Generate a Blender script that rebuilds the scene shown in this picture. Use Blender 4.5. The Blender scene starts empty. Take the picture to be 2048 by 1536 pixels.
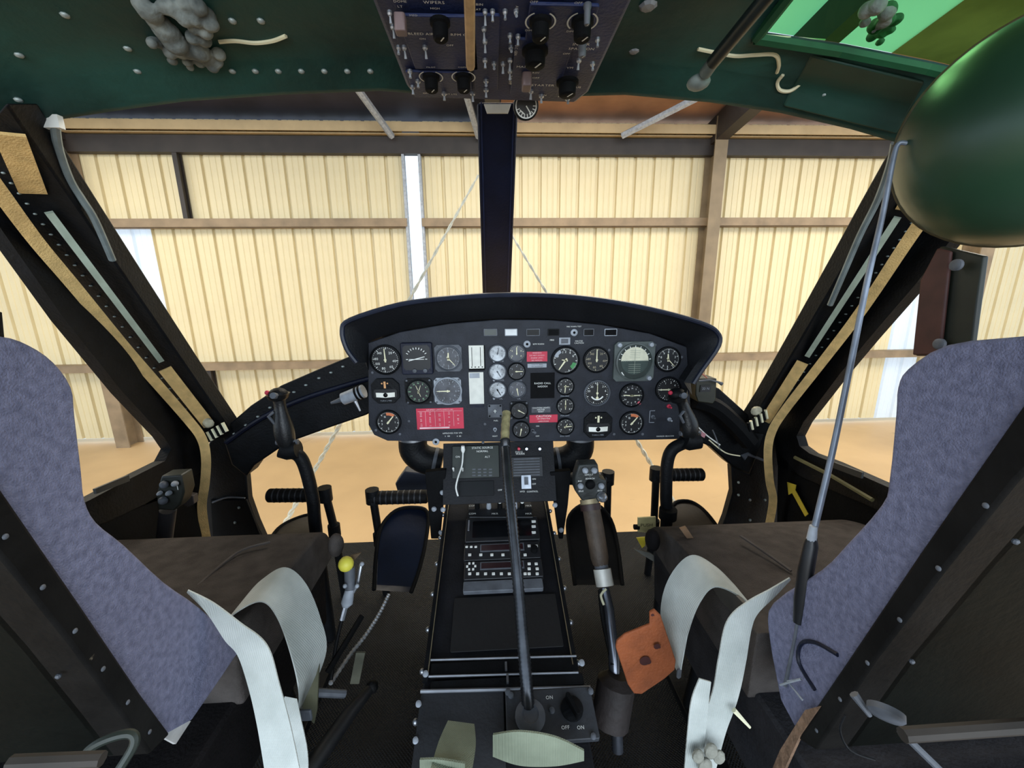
import bpy, math, random
from mathutils import Vector, Matrix
random.seed(7)
SC = bpy.context.scene
COL = SC.collection
# ------------------------------------------------------------------ camera
F = 800.0
PITCH, YAW, ROLL = math.radians(13.0), math.radians(2.8), math.radians(0.6)
CAM = Vector((0.0, 0.0, 1.85))
_f = Vector((math.sin(YAW) * math.cos(PITCH), math.cos(YAW) * math.cos(PITCH), -math.sin(PITCH)))
_r0 = Vector((math.cos(YAW), -math.sin(YAW), 0.0)); _u0 = _r0.cross(_f)
_r = _r0 * math.cos(ROLL) - _u0 * math.sin(ROLL)
_u = _u0 * math.cos(ROLL) + _r0 * math.sin(ROLL)
cd = bpy.data.cameras.new('camera'); cam = bpy.data.objects.new('camera', cd); COL.objects.link(cam)
cd.sensor_width = 36.0; cd.lens = F / 2048 * 36.0; cd.clip_start = 0.02; cd.clip_end = 200
m = Matrix((_r, _u, -_f)).transposed().to_4x4(); m.translation = CAM; cam.matrix_world = m
SC.camera = cam
# ------------------------------------------------------------------ world, lights, exposure
SC.view_settings.view_transform = 'Standard'
try: SC.view_settings.look = 'None'
except Exception: pass
SC.view_settings.gamma = 1.0; SC.view_settings.use_curve_mapping = False
SC.view_settings.exposure = EXPOSURE = 0.45
w = bpy.data.worlds.new('sky'); SC.world = w; w.use_nodes = True
bg = w.node_tree.nodes['Background']; bg.inputs[0].default_value = (0.66, 0.82, 1.0, 1); bg.inputs[1].default_value = 1.5
def area(name, loc, size, power, col, aim=(0, 0, -1)):
    l = bpy.data.lights.new(name, 'AREA'); l.shape = 'RECTANGLE'; l.size, l.size_y = size; l.energy = power; l.color = col
    o = bpy.data.objects.new(name, l); COL.objects.link(o); o.location = loc
    o.rotation_euler = Vector(aim).to_track_quat('-Z', 'Y').to_euler(); return o
# daylight flooding in through the open hangar door behind the helicopter, and unseen overhead lamps added to light the wall and floor
area('hangar_door_daylight', (0.5, -7.5, 2.3), (12, 4.0), 430, (0.84, 0.92, 1.0), (0, 1, -0.03))
for lx in (-4.2, 0.6, 4.6):
    area('unseen_roof_fill', (lx, 2.9, 3.72), (2.6, 1.6), 95, (1.0, 0.92, 0.78))
# ------------------------------------------------------------------ helpers: picture to place
def ray(px, py): return _f + _r * ((px - 1024) / F) - _u * ((py - 768) / F)
def P(px, py, X=None, Y=None, Z=None):
    d = ray(px, py)
    if Y is not None: s = (Y - CAM.y) / d.y
    elif X is not None: s = (X - CAM.x) / d.x
    else: s = (Z - CAM.z) / d.z
    return CAM + d * s
def lin(c):
    if isinstance(c, str): c = tuple(int(c[i:i + 2], 16) / 255 for i in (0, 2, 4))
    return tuple((v / 12.92 if v <= 0.04045 else ((v + 0.055) / 1.055) ** 2.4) for v in c)
# ------------------------------------------------------------------ materials
MATS = {}
def mat(name, col, rough=0.6, metal=0.0, var=0.25, scale=18.0, bump=0.0, bscale=90.0, spec=0.5, col2=None, wear=None, wearpos=0.66):
    if name in MATS: return MATS[name]
    a = bpy.data.materials.new(name); a.use_nodes = True; nt = a.node_tree; N = nt.nodes; L = nt.links
    b = N['Principled BSDF']; c = lin(col)
    b.inputs['Roughness'].default_value = rough; b.inputs['Metallic'].default_value = metal
    b.inputs['Specular IOR Level'].default_value = spec
    tc = N.new('ShaderNodeTexCoord'); nz = N.new('ShaderNodeTexNoise'); nz.inputs['Scale'].default_value = scale; nz.inputs['Detail'].default_value = 5
    L.new(tc.outputs['Object'], nz.inputs['Vector'])
    cr = N.new('ShaderNodeValToRGB'); cr.color_ramp.elements[0].position = 0.33; cr.color_ramp.elements[1].position = 0.67
    c2 = lin(col2) if col2 else tuple(min(1, v * (1 + var)) for v in c)
    cr.color_ramp.elements[0].color = (*[v * (1 - var) for v in c], 1); cr.color_ramp.elements[1].color = (*c2, 1)
    L.new(nz.outputs['Fac'], cr.inputs['Fac']); out = cr.outputs['Color']
    if wear:
        n2 = N.new('ShaderNodeTexNoise'); n2.inputs['Scale'].default_value = scale * 1.7; n2.inputs['Detail'].default_value = 8; n2.inputs['Roughness'].default_value = 0.7
        L.new(tc.outputs['Object'], n2.inputs['Vector'])
        r2 = N.new('ShaderNodeValToRGB'); r2.color_ramp.elements[0].position = wearpos; r2.color_ramp.elements[1].position = wearpos + 0.05
        mx = N.new('ShaderNodeMix'); mx.data_type = 'RGBA'; L.new(n2.outputs['Fac'], r2.inputs['Fac']); L.new(r2.outputs['Color'], mx.inputs['Factor'])
        L.new(out, mx.inputs['A']); mx.inputs['B'].default_value = (*lin(wear), 1); out = mx.outputs['Result']
    L.new(out, b.inputs['Base Color'])
    if bump:
        n3 = N.new('ShaderNodeTexNoise'); n3.inputs['Scale'].default_value = bscale; n3.inputs['Detail'].default_value = 3
        L.new(tc.outputs['Object'], n3.inputs['Vector'])
        bp = N.new('ShaderNodeBump'); bp.inputs['Strength'].default_value = bump; bp.inputs['Distance'].default_value = 0.01
        L.new(n3.outputs['Fac'], bp.inputs['Height']); L.new(bp.outputs['Normal'], b.inputs['Normal'])
    MATS[name] = a; return a
def glass(name, tint, refl=0.06, rough=0.02):
    if name in MATS: return MATS[name]
    a = bpy.data.materials.new(name); a.use_nodes = True; nt = a.node_tree; N = nt.nodes; L = nt.links
    for n in list(N):
        if n.type == 'BSDF_PRINCIPLED': N.remove(n)
    t = N.new('ShaderNodeBsdfTransparent'); t.inputs[0].default_value = (*tint, 1)
    g = N.new('ShaderNodeBsdfGlossy'); g.inputs['Roughness'].default_value = rough
    fr = N.new('ShaderNodeFresnel'); fr.inputs[0].default_value = 1.2
    ml = N.new('ShaderNodeMath'); ml.operation = 'MULTIPLY'; ml.inputs[1].default_value = refl * 10; L.new(fr.outputs[0], ml.inputs[0])
    mx = N.new('ShaderNodeMixShader'); L.new(ml.outputs[0], mx.inputs[0]); L.new(t.outputs[0], mx.inputs[1]); L.new(g.outputs[0], mx.inputs[2])
    L.new(mx.outputs[0], N['Material Output'].inputs[0]); MATS[name] = a; return a
def weave(name, col, col2, scale, bump=0.4, rough=0.8):           # crossing raised lines: non-skid floor mat, webbing
    if name in MATS: return MATS[name]
    a = mat(name, col, rough, 0, 0.2, 9.0, col2=col2); nt = a.node_tree; N = nt.nodes; L = nt.links
    b = N['Principled BSDF']; tc = N.new('ShaderNodeTexCoord'); mp = N.new('ShaderNodeMapping'); mp.inputs['Rotation'].default_value = (0, 0, 0.785)
    L.new(tc.outputs['Object'], mp.inputs[0]); hs = []
    for ax in ('X', 'Y'):
        wv = N.new('ShaderNodeTexWave'); wv.bands_direction = ax; wv.inputs['Scale'].default_value = scale; L.new(mp.outputs[0], wv.inputs[0]); hs.append(wv)
    mm = N.new('ShaderNodeMath'); mm.operation = 'MAXIMUM'; L.new(hs[0].outputs['Fac'], mm.inputs[0]); L.new(hs[1].outputs['Fac'], mm.inputs[1])
    bp = N.new('ShaderNodeBump'); bp.inputs['Strength'].default_value = bump; bp.inputs['Distance'].default_value = 0.006
    L.new(mm.outputs[0], bp.inputs['Height']); L.new(bp.outputs['Normal'], b.inputs['Normal']); return a
BLACK = mat('black_paint', '0d0f12', 0.55, 0, 0.35, 30, 0.15, 160, spec=0.2, wear='33363c', wearpos=0.74)
BLACK2 = mat('matt_black', '08090b', 0.75, 0, 0.3, 30, 0.1, 160, spec=0.15)
NAVY = mat('navy_black', '0c1226', 0.5, 0, 0.3, 12, 0.1, 140, spec=0.3)
PANELM = mat('panel_black', '23262e', 0.62, 0, 0.25, 26, 0.12, 220, spec=0.35, wear='4c515c', wearpos=0.73)
GREEN = mat('headliner_green', '1b423b', 0.6, 0, 0.45, 5, 0.15, 60, wear='37625a', wearpos=0.72)
RUBBER = mat('black_rubber', '0a0a0b', 0.65, 0, 0.3, 40, 0.2, 200, spec=0.2)
GLOSSB = mat('gloss_black', '07080a', 0.25, 0, 0.2, 30, spec=0.15)
STEEL = mat('bare_steel', 'a7abb2', 0.35, 0.85, 0.2, 40)
WHITE = mat('white_paint', 'e9ebe6', 0.6, 0, 0.06, 30)
CREAM = mat('cream_paint', 'e8e3c0', 0.6, 0, 0.06, 30)
LGREY = mat('light_grey', '9aa0a8', 0.55, 0, 0.2, 40)
GREY = mat('mid_grey', '565a61', 0.6, 0, 0.25, 40)
YELLOW = mat('yellow_paint', 'd9c23a', 0.5, 0, 0.15, 20)
RED = mat('red_placard', 'c8304a', 0.55, 0, 0.1, 30)
ORANGE = mat('orange_mark', 'd0764a', 0.6, 0, 0.1, 30)
DIAL = mat('dial_black', '101216', 0.5, 0, 0.2, 60)
DIALG = mat('dial_glare_grey', 'b0b5b9', 0.45, 0, 0.5, 45)  # pale face colour stands in for glare on the gauge glass
DIALM = mat('dial_mid_grey', '45484f', 0.45, 0, 0.4, 45)
# ------------------------------------------------------------------ mesh builder
_G = {}
def _glyph(ch):
    if ch in _G: return _G[ch]
    cu = bpy.data.curves.new('g', 'FONT'); cu.body = ch; cu.size = 1.0; cu.resolution_u = 2
    ob = bpy.data.objects.new('g', cu); COL.objects.link(ob)
    dg = bpy.context.evaluated_depsgraph_get(); dg.update()
    me = bpy.data.meshes.new_from_object(ob.evaluated_get(dg))
    vs = [(v.co.x, v.co.y) for v in me.vertices]; fs = [tuple(p.vertices) for p in me.polygons]
    wd = (max((v[0] for v in vs), default=0.25) + 0.07) if vs else 0.32
    bpy.data.objects.remove(ob); bpy.data.curves.remove(cu); bpy.data.meshes.remove(me)
    _G[ch] = (vs, fs, wd); return _G[ch]
for _c in 'ABCDEFGHIKLMNOPRSTUVWXY0123456789.-/': _glyph(_c)
def smooth_path(pts, n=6, closed=False):                            # Catmull-Rom through the points
    pts = [Vector(p) for p in pts]; out = []; k = len(pts)
    rng = range(k if closed else k - 1)
    for i in rng:
        g = (lambda j: pts[j % k]) if closed else (lambda j: pts[max(0, min(k - 1, j))])
        p0, p1, p2, p3 = g(i - 1), g(i), g(i + 1), g(i + 2)
        for s in range(n):
            t = s / n
            out.append(0.5 * ((2 * p1) + (p2 - p0) * t + (2 * p0 - 5 * p1 + 4 * p2 - p3) * t * t + (3 * p1 - p0 - 3 * p2 + p3) * t ** 3))
    if not closed: out.append(pts[-1])
    return out
def frame(o, u, v):
    u = Vector(u).normalized(); v = Vector(v); v = (v - u * v.dot(u)).normalized(); w_ = u.cross(v)
    mm = Matrix((u, v, w_)).transposed().to_4x4(); mm.translation = Vector(o); return mm
class MB:
    def __init__(s, M=None): s.v = []; s.f = []; s.M = M
    def add(s, vs, fs):
        o = len(s.v)
        s.v += [tuple(s.M @ Vector(p)) if s.M is not None else tuple(p) for p in vs]
        s.f += [tuple(i + o for i in q) for q in fs]; return s
    def box(s, c, d, R=None):
        x, y, z = (k / 2 for k in d); vs = [Vector((a * x, b * y, e * z)) for a in (-1, 1) for b in (-1, 1) for e in (-1, 1)]
        if R is not None: vs = [R @ p for p in vs]
        return s.add([p + Vector(c) for p in vs], [(0, 1, 3, 2), (4, 6, 7, 5), (0, 4, 5, 1), (2, 3, 7, 6), (0, 2, 6, 4), (1, 5, 7, 3)])
    def prism(s, poly, vec):
        n = len(poly); poly = [Vector(p) for p in poly]; vec = Vector(vec)
        return s.add(poly + [p + vec for p in poly], [tuple(range(n)), tuple(range(2 * n - 1, n - 1, -1))] + [(i, i + n, (i + 1) % n + n, (i + 1) % n) for i in range(n)])
    def loft(s, rings, closed=True, caps=True):
        n = len(rings[0]); vs = [p for r_ in rings for p in r_]; fs = []
        for i in range(len(rings) - 1):
            for j in range(n if closed else n - 1):
                k = (j + 1) % n; fs.append((i * n + j, i * n + k, (i + 1) * n + k, (i + 1) * n + j))
        if caps and closed: fs += [tuple(range(n - 1, -1, -1)), tuple(range((len(rings) - 1) * n, len(rings) * n))]
        return s.add(vs, fs)
    def tube(s, path, r, n=10, caps=True):
        path = [Vector(p) for p in path]; rr = r if isinstance(r, (list, tuple)) else [r] * len(path)
        t = (path[1] - path[0]).normalized(); a = Vector((0, 0, 1)) if abs(t.z) < 0.9 else Vector((1, 0, 0)); a = (a - t * a.dot(t)).normalized(); rings = []
        for i, p in enumerate(path):
            t = (path[min(i + 1, len(path) - 1)] - path[max(i - 1, 0)]).normalized(); a = (a - t * a.dot(t)).normalized(); b = t.cross(a)
            rings.append([p + (a * math.cos(2 * math.pi * k / n) + b * math.sin(2 * math.pi * k / n)) * rr[i] for k in range(n)])
        return s.loft(rings, True, caps)
    def rod(s, a, b, r, n=10): return s.tube([a, b], r, n)
    def ball(s, c, r, n=12, m_=8, sc=(1, 1, 1), R=None):
        vs = []; c = Vector(c)
        for i in range(m_ + 1):
            for j in range(n):
                th = math.pi * i / m_; ph = 2 * math.pi * j / n
                p = Vector((r * math.sin(th) * math.cos(ph) * sc[0], r * math.sin(th) * math.sin(ph) * sc[1], r * math.cos(th) * sc[2]))
                vs.append((R @ p if R is not None else p) + c)
        return s.add(vs, [(i * n + j, (i + 1) * n + j, (i + 1) * n + (j + 1) % n, i * n + (j + 1) % n) for i in range(m_) for j in range(n)])
    def ribbon(s, cen, wid, th=0.002):                              # flat strap: centre points and half-width vectors
        L_ = [c - w_ for c, w_ in zip(cen, wid)]; R_ = [c + w_ for c, w_ in zip(cen, wid)]; rings = []
        for i in range(len(cen)):
            t = (cen[min(i + 1, len(cen) - 1)] - cen[max(i - 1, 0)]); nn = t.cross(wid[i]).normalized() * th
            rings.append([L_[i] - nn, cen[i] - nn * 1.0, R_[i] - nn, R_[i] + nn, cen[i] + nn, L_[i] + nn])
        return s.loft(rings)
    # flat work in the u,v plane of s.M, w towards the viewer
    def disc(s, u, v, r, w_=0.0, n=28): return s.add([(u + r * math.cos(2 * math.pi * k / n), v + r * math.sin(2 * math.pi * k / n), w_) for k in range(n)], [tuple(range(n))])
    def ring(s, u, v, r0, r1, w_=0.0, a0=0.0, a1=360.0, n=32):
        vs = []; full = abs(a1 - a0) >= 360
        for k in range(n + 1):
            a = math.radians(a0 + (a1 - a0) * k / n); vs += [(u + r0 * math.cos(a), v + r0 * math.sin(a), w_), (u + r1 * math.cos(a), v + r1 * math.sin(a), w_)]
        return s.add(vs, [(2 * k, 2 * k + 1, 2 * k + 3, 2 * k + 2) for k in range(n)])
    def turned(s, u, v, prof, n=28):                                # profile of (radius, w) turned about w
        return s.loft([[(u + r_ * math.cos(2 * math.pi * k / n), v + r_ * math.sin(2 * math.pi * k / n), w_) for k in range(n)] for r_, w_ in prof])
    def rect(s, u, v, du, dv, w_=0.0): return s.add([(u - du / 2, v - dv / 2, w_), (u + du / 2, v - dv / 2, w_), (u + du / 2, v + dv / 2, w_), (u - du / 2, v + dv / 2, w_)], [(0, 1, 2, 3)])
    def plate(s, u, v, du, dv, w0, w1, c=0.0):
        x, y = du / 2, dv / 2
        q = [(-x + c, -y), (x - c, -y), (x, -y + c), (x, y - c), (x - c, y), (-x + c, y), (-x, y - c), (-x, -y + c)] if c else [(-x, -y), (x, -y), (x, y), (-x, y)]
        n = len(q); vs = [(u + a, v + b, w0) for a, b in q] + [(u + a, v + b, w1) for a, b in q]
        return s.add(vs, [tuple(range(n - 1, -1, -1)), tuple(range(n, 2 * n))] + [(i, (i + 1) % n, (i + 1) % n + n, i + n) for i in range(n)])
    def line(s, u0, v0, u1, v1, wd, w_=0.0, wd2=None):
        d = Vector((u1 - u0, v1 - v0)); nn = Vector((-d.y, d.x)).normalized(); a = nn * wd / 2; b = nn * (wd if wd2 is None else wd2) / 2
        return s.add([(u0 - a.x, v0 - a.y, w_), (u1 - b.x, v1 - b.y, w_), (u1 + b.x, v1 + b.y, w_), (u0 + a.x, v0 + a.y, w_)], [(0, 1, 2, 3)])
    def text(s, t, u, v, size, w_=0.0, ang=0.0, squash=1.0):
        W = sum(_glyph(c)[2] for c in t) * size * squash; ca, sa = math.cos(ang), math.sin(ang); x = -W / 2
        for c in t:
            vs, fs, wd = _glyph(c)
            s.add([(u + (x + p[0] * size * squash) * ca - (p[1] - 0.35) * size * sa, v + (x + p[0] * size * squash) * sa + (p[1] - 0.35) * size * ca, w_) for p in vs], fs); x += wd * size * squash
        return s
    def build(s, name, mt, parent=None, smooth=False, bevel=0.0, seg=2, label=None, kind=None, angle=40):
        off = Vector((0, 0, 0)); q = parent
        while q is not None: off = off + q.location; q = q.parent
        me = bpy.data.meshes.new(name); me.from_pydata([tuple(Vector(p) - off) for p in s.v], [], s.f); me.validate(); me.update()
        me.materials.append(mt); o = bpy.data.objects.new(name, me); COL.objects.link(o); o.parent = parent
        if bevel:
            b = o.modifiers.new('bevel', 'BEVEL'); b.width = bevel; b.segments = seg; b.limit_method = 'ANGLE'; b.angle_limit = math.radians(35)
        if smooth or bevel:
            for p in me.polygons: p.use_smooth = True
            try: me.set_sharp_from_angle(angle=math.radians(angle))
            except Exception: pass
        if label: o['label'] = label
        if kind: o['kind'] = kind
        return o
def thing(name, label, cat, loc=(0, 0, 0), group=None, kind=None):
    o = bpy.data.objects.new(name, None); COL.objects.link(o); o.location = Vector(loc); o.empty_display_size = 0.05
    if label: o['label'] = label
    if cat: o['category'] = cat
    if group: o['group'] = group
    if kind: o['kind'] = kind
    return o
def tag(o, label, cat, group=None, kind=None):
    o['label'] = label; o['category'] = cat
    if group: o['group'] = group
    if kind: o['kind'] = kind
    return o
def struct(o, label=None):
    o['kind'] = 'structure'
    if label: o['label'] = label
    return o
def slab(poly, Yf, depth, vec=None):                               # a plate whose outline is given by sight lines at its own distance
    m_ = MB(); pts = [P(x, y, Y=Yf(x, y) if callable(Yf) else Yf) for x, y in poly]
    return m_.prism(pts, vec or (0, depth, 0))
def xslab(poly, X, th):
    return MB().prism([P(x, y, X=X) for x, y in poly], (th, 0, 0))
# ================================================================== THE HANGAR
WY = 5.15
CREAMW = mat('wall_cream_sheet', 'd6c8a2', 0.5, 0, 0.05, 2.5, wear='c6b48c', wearpos=0.70)
TRANSL = bpy.data.materials.new('translucent_sheet'); TRANSL.use_nodes = True
_n = TRANSL.node_tree.nodes; _n.remove(_n['Principled BSDF']); _t = _n.new('ShaderNodeBsdfTranslucent'); _t.inputs[0].default_value = (0.9, 0.92, 0.95, 1)
_d = _n.new('ShaderNodeBsdfDiffuse'); _d.inputs[0].default_value = (0.85, 0.86, 0.86, 1); _x = _n.new('ShaderNodeMixShader'); _x.inputs[0].default_value = 0.35
TRANSL.node_tree.links.new(_t.outputs[0], _x.inputs[1]); TRANSL.node_tree.links.new(_d.outputs[0], _x.inputs[2]); TRANSL.node_tree.links.new(_x.outputs[0], _n['Material Output'].inputs[0])
CONC = mat('floor_concrete', 'bd9f76', 0.55, 0, 0.10, 1.3, 0.05, 40, wear='94805f', wearpos=0.66)
STEELB = mat('painted_steel', '86735a', 0.6, 0, 0.2, 6)
STEELD = mat('dark_painted_steel', '2c2623', 0.6, 0, 0.25, 6)
ROOFM = mat('roof_sheet_brown', '9c7862', 0.7, 0, 0.2, 3); ROOFD = mat('roof_sheet_shaded', '2b2d40', 0.7, 0, 0.25, 3)  # second, dark tone puts the roof's shade into the left sheets
fl = MB().box((0, -3.35, -0.05), (34, 17.3, 0.1)).build('floor', CONC); struct(fl, 'tan concrete hangar floor')
og = MB().box((0, 15.3, -0.05), (34, 20, 0.1)).build('ground', mat('concrete_sun_paled', 'dcd8cf', .8, 0, .08, 2)); struct(og, 'concrete apron outside the hangar, paled to look sunlit')  # whitened colour stands in for sunlight on the ground
wf = thing('wall_front', 'cream ribbed metal hangar wall beyond the windshield', None, (0, WY, 0), kind='structure')
PW = 0.228; gapx = (-0.955, -0.80)
prof = [(0, 0), (0.008, 0.034), (0.034, 0.034), (0.042, 0), (0.098, 0), (0.103, 0.006), (0.111, 0.006), (0.116, 0), (0.166, 0), (0.171, 0.006), (0.179, 0.006), (0.184, 0), (PW, 0)]
def sheet(x0, wd, z0, z1, mt, src=None):
    if src is None:
        m_ = MB(); k = wd / PW
        m_.add([(a * k, b, z) for z in (0, z1 - z0) for a, b in prof], [(i, i + 1, i + 14, i + 13) for i in range(12)])
        o = m_.build('wall_panel', mt); o.modifiers.new('thick', 'SOLIDIFY').thickness = 0.002
    else: o = src.copy(); COL.objects.link(o)
    o.parent = wf; o.location = (x0, 0, z0); return o
src = None; srcu = None
x = gapx[1] + 0.02
xs = []
while x < 8.2: xs.append(x); x += PW
x = gapx[0] - 0.02 - PW
while x > -8.4: xs.append(x); x -= PW
for x in xs:
    if (-4.55 < x < -4.05) or (5.35 < x < 5.75):
        srcu = sheet(x, PW, 2.65, 3.75, CREAMW, srcu)
        sheet(x, PW, 0.055, 2.65, TRANSL)
    else: src = sheet(x, PW, 0.055, 3.75, CREAMW, src)
def girt(z, h, d, x0, x1, mt=STEELB):
    m_ = MB(); m_.box(((x0 + x1) / 2, WY - d / 2, z + h / 2), (x1 - x0, d, 0.012)); m_.box(((x0 + x1) / 2, WY - d, z), (x1 - x0, 0.012, h)); m_.box(((x0 + x1) / 2, WY - d / 2 + 0.02, z - h / 2), (x1 - x0, d * 0.6, 0.012))
    return m_.build('girt', mt, wf)
for z, h, d in ((0.98, 0.085, 0.11), (2.65, 0.085, 0.11)):
    girt(z, h, d, -8.4, gapx[0] - 0.01); girt(z, h, d, gapx[1] + 0.01, 8.2)
girt(3.62, 0.09, 0.20, -8.4, 8.2, mat('eave_strut_cream', 'b9a179', 0.6, 0, 0.1, 5))
MB().box((-0.1, WY - 0.06, 3.47), (16.6, 0.09, 0.17)).build('eave_dark_band', STEELD, wf)  # dark band just below the eave strut
def column(x, wd, d, z0, z1, mt):
    m_ = MB(); m_.box((x, WY - d, (z0 + z1) / 2), (wd, 0.014, z1 - z0)); m_.box((x, WY - 0.02, (z0 + z1) / 2), (wd, 0.014, z1 - z0)); m_.box((x, WY - d / 2, (z0 + z1) / 2), (0.02, d, z1 - z0))
    return m_.build('column', mt, wf)
column(2.66, 0.15, 0.22, 0, 3.75, mat('column_grey_brown', '7a6a52', 0.6, 0, 0.15, 5)); column(-4.62, 0.16, 0.22, 0, 3.7, STEELB); column(6.2, 0.18, 0.22, 0, 3.7, STEELB)
column(-3.46, 0.05, 0.09, 2.65, 3.5, STEELD); column(-3.52, 0.05, 0.09, 0.05, 0.98, STEELD); column(gapx[0] - 0.015, 0.03, 0.08, 0, 3.5, LGREY); column(gapx[1] + 0.015, 0.03, 0.08, 0, 3.5, LGREY)
ce = thing('ceiling', 'brown sheet metal hangar roof with steel purlins', None, (0, WY, 3.75), kind='structure')
SL = 0.13
def rz(y): return 3.78 + (WY - y) * SL
def roofpiece(x0, x1, y0, y1, mt):
    m_ = MB(); q = [(x0, y1, rz(y1)), (x1, y1, rz(y1)), (x1, y0, rz(y0)), (x0, y0, rz(y0))]; m_.prism(q, (0, 0, 0.02)); return m_.build('roof_sheet', mt, ce)
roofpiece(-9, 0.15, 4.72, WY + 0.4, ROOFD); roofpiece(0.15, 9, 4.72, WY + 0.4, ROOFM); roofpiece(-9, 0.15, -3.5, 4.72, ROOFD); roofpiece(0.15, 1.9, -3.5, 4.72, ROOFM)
for i in range(8):
    roofpiece(1.9 + i * 0.89, 1.9 + (i + 1) * 0.89, -0.6, 4.72, TRANSL if i != 2 else ROOFM); roofpiece(1.9 + i * 0.89, 1.9 + (i + 1) * 0.89, -3.5, -0.6, ROOFM)
for y in (4.3, 3.1, 1.9, 0.7, -0.5): MB().box((0, y, rz(y) - 0.09), (17.5, 0.06, 0.17)).build('purlin', STEELB, ce)
for xx in (-4.62, 0.05, 2.66, 6.2):
    MB().prism([(xx - .07, WY, rz(WY) - .03), (xx + .07, WY, rz(WY) - .03), (xx + .07, WY, rz(WY) - .30), (xx - .07, WY, rz(WY) - .30)], (0, -8, 8 * SL)).build('rafter', STEELD, ce)
for a, b in (((1.5, 4.9), (2.6, 3.9)), ((-1.05, 4.95), (-1.3, 4.0)), ((-0.1, 4.95), (-0.25, 4.1))):
    MB().tube([(a[0], a[1], rz(a[1]) - .28), (b[0], b[1], rz(b[1]) - .10)], 0.035, 6).build('brace', LGREY, ce)
from mathutils.bvhtree import BVHTree
def HC(px, py, off=0.0, Z0=2.24):                                # sight line onto the headliner
    d = ray(px, py).normalized(); h = BV.ray_cast(CAM, d); return (h[0] if h[0] is not None else P(px, py, Z=Z0)) - d * off
# ================================================================== THE COCKPIT SHELL
FZ = 0.85                                                           # cockpit floor height
CLEAR = glass('clear_plexiglas', (0.97, 0.97, 0.96), 0.02)
GTINT = glass('green_tinted_plexiglas', (0.20, 0.62, 0.24), 0.04)
CLOTH = mat('tan_seal_strip', 'e2bd7c', 0.85, 0, 0.15, 40, 0.3, 300)
FLOORM = weave('nonskid_mat', '121315', '1c1d20', 60, 0.9, 0.6); FLOORM.node_tree.nodes['Principled BSDF'].inputs['Specular IOR Level'].default_value = 0.25
RIV = mat('rivet_grey', '9ba6a4', 0.45, 0.3, 0.2, 40)
cf = MB().box((0, 0.245, FZ - 0.015), (2.1, 2.49, 0.03)).build('cockpit_floor', FLOORM); struct(cf, 'black non-skid cockpit floor')
def rivet_mesh(r=0.006):
    m_ = MB(); m_.ball((0, 0, 0), r, 8, 4, (1, 1, 0.6)); me = bpy.data.meshes.new('rivet'); me.from_pydata(m_.v, [], m_.f); me.materials.append(RIV)
    for p in me.polygons: p.use_smooth = True
    return me
RIVM = rivet_mesh(); RIVS = rivet_mesh(0.0035)
def rivets(pts, parent, me=RIVM, name='rivet'):
    off = Vector((0, 0, 0)); q = parent
    while q is not None: off = off + q.location; q = q.parent
    for p in pts:
        o = bpy.data.objects.new(name, me); COL.objects.link(o); o.parent = parent; o.location = Vector(p) - off
def along(a, b, n): a = Vector(a); b = Vector(b); return [a.lerp(b, i / (n - 1)) for i in range(n)]
# ---- headliner
cc = thing('cockpit_ceiling', 'dark green cockpit headliner with rivets and a rolled front edge', None, (0, 0.5, 2.25), kind='structure')
edge = [(-200, 290, 2.10), (0, 262, 2.12), (95, 243, 2.14), (230, 222, 2.17), (370, 203, 2.19), (560, 190, 2.21), (760, 182, 2.215), (900, 192, 2.215), (1090, 194, 2.215), (1250, 190, 2.215), (1420, 205, 2.20), (1560, 226, 2.18), (1700, 258, 2.14), (1810, 290, 2.10), (1960, 320, 2.06)]
E0 = [P(a, b, Z=z) for a, b, z in edge]
rows = []
for i, e in enumerate(E0):
    rows.append([e + Vector((0, 0.012, 0.02)), e, e + Vector((0, -0.012, 0.0)), e + Vector((0, -0.045, 0.032)), e + Vector((0, -0.13, 0.036)), Vector((e.x, min(0.60, e.y - 0.15), e.z + 0.075)), Vector((e.x, 0.36, e.z + 0.11)), Vector((e.x, 0.0, e.z + 0.14)), Vector((e.x, -0.35, e.z + 0.14))])
m_ = MB(); n = len(rows[0])
vs = [p for r_ in rows for p in r_]; fs = []
for i in range(len(rows) - 1):
    for j in range(n - 1):
        if 10 <= i <= 13 and 4 <= j <= 6: continue                 # opening of the roof window
        fs.append((i * n + j, i * n + j + 1, (i + 1) * n + j + 1, (i + 1) * n + j))
m_.add(vs, fs); BV = BVHTree.FromPolygons([tuple(p) for p in vs], fs); o = m_.build('headliner', GREEN, cc, smooth=True, angle=50)
sm = o.modifiers.new('thick', 'SOLIDIFY'); sm.thickness = 0.012; sm.offset = 1
wn = MB(); A = [rows[i][4] for i in range(10, 15)]; B = [rows[i][6] for i in range(10, 15)]; Cc = [rows[i][7] for i in range(10, 15)]
wn.add([p + Vector((0, 0, 0.012)) for p in A + B + Cc], [(r5 * 5 + q, r5 * 5 + q + 1, r5 * 5 + q + 6, r5 * 5 + q + 5) for r5 in (0, 1) for q in range(4)])
struct(wn.build('window_1', GTINT), 'green tinted roof window over the pilot seat')
m_ = MB(); m_.tube(A + [Cc[4]], 0.008, 6); m_.tube([A[0], B[0], Cc[0]], 0.008, 6); m_.build('window_retainer', mat('retainer_green', '1c5436', 0.5), cc)
cz = 2.245
rivets([HC(a, 143) for a in range(465, 760, 46)], cc)
for a, b in ((275, 143), (255, 97), (37, 200), (465, 42), (522, 42), (38, 110), (130, 30)): rivets([HC(a, b)], cc)
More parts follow.
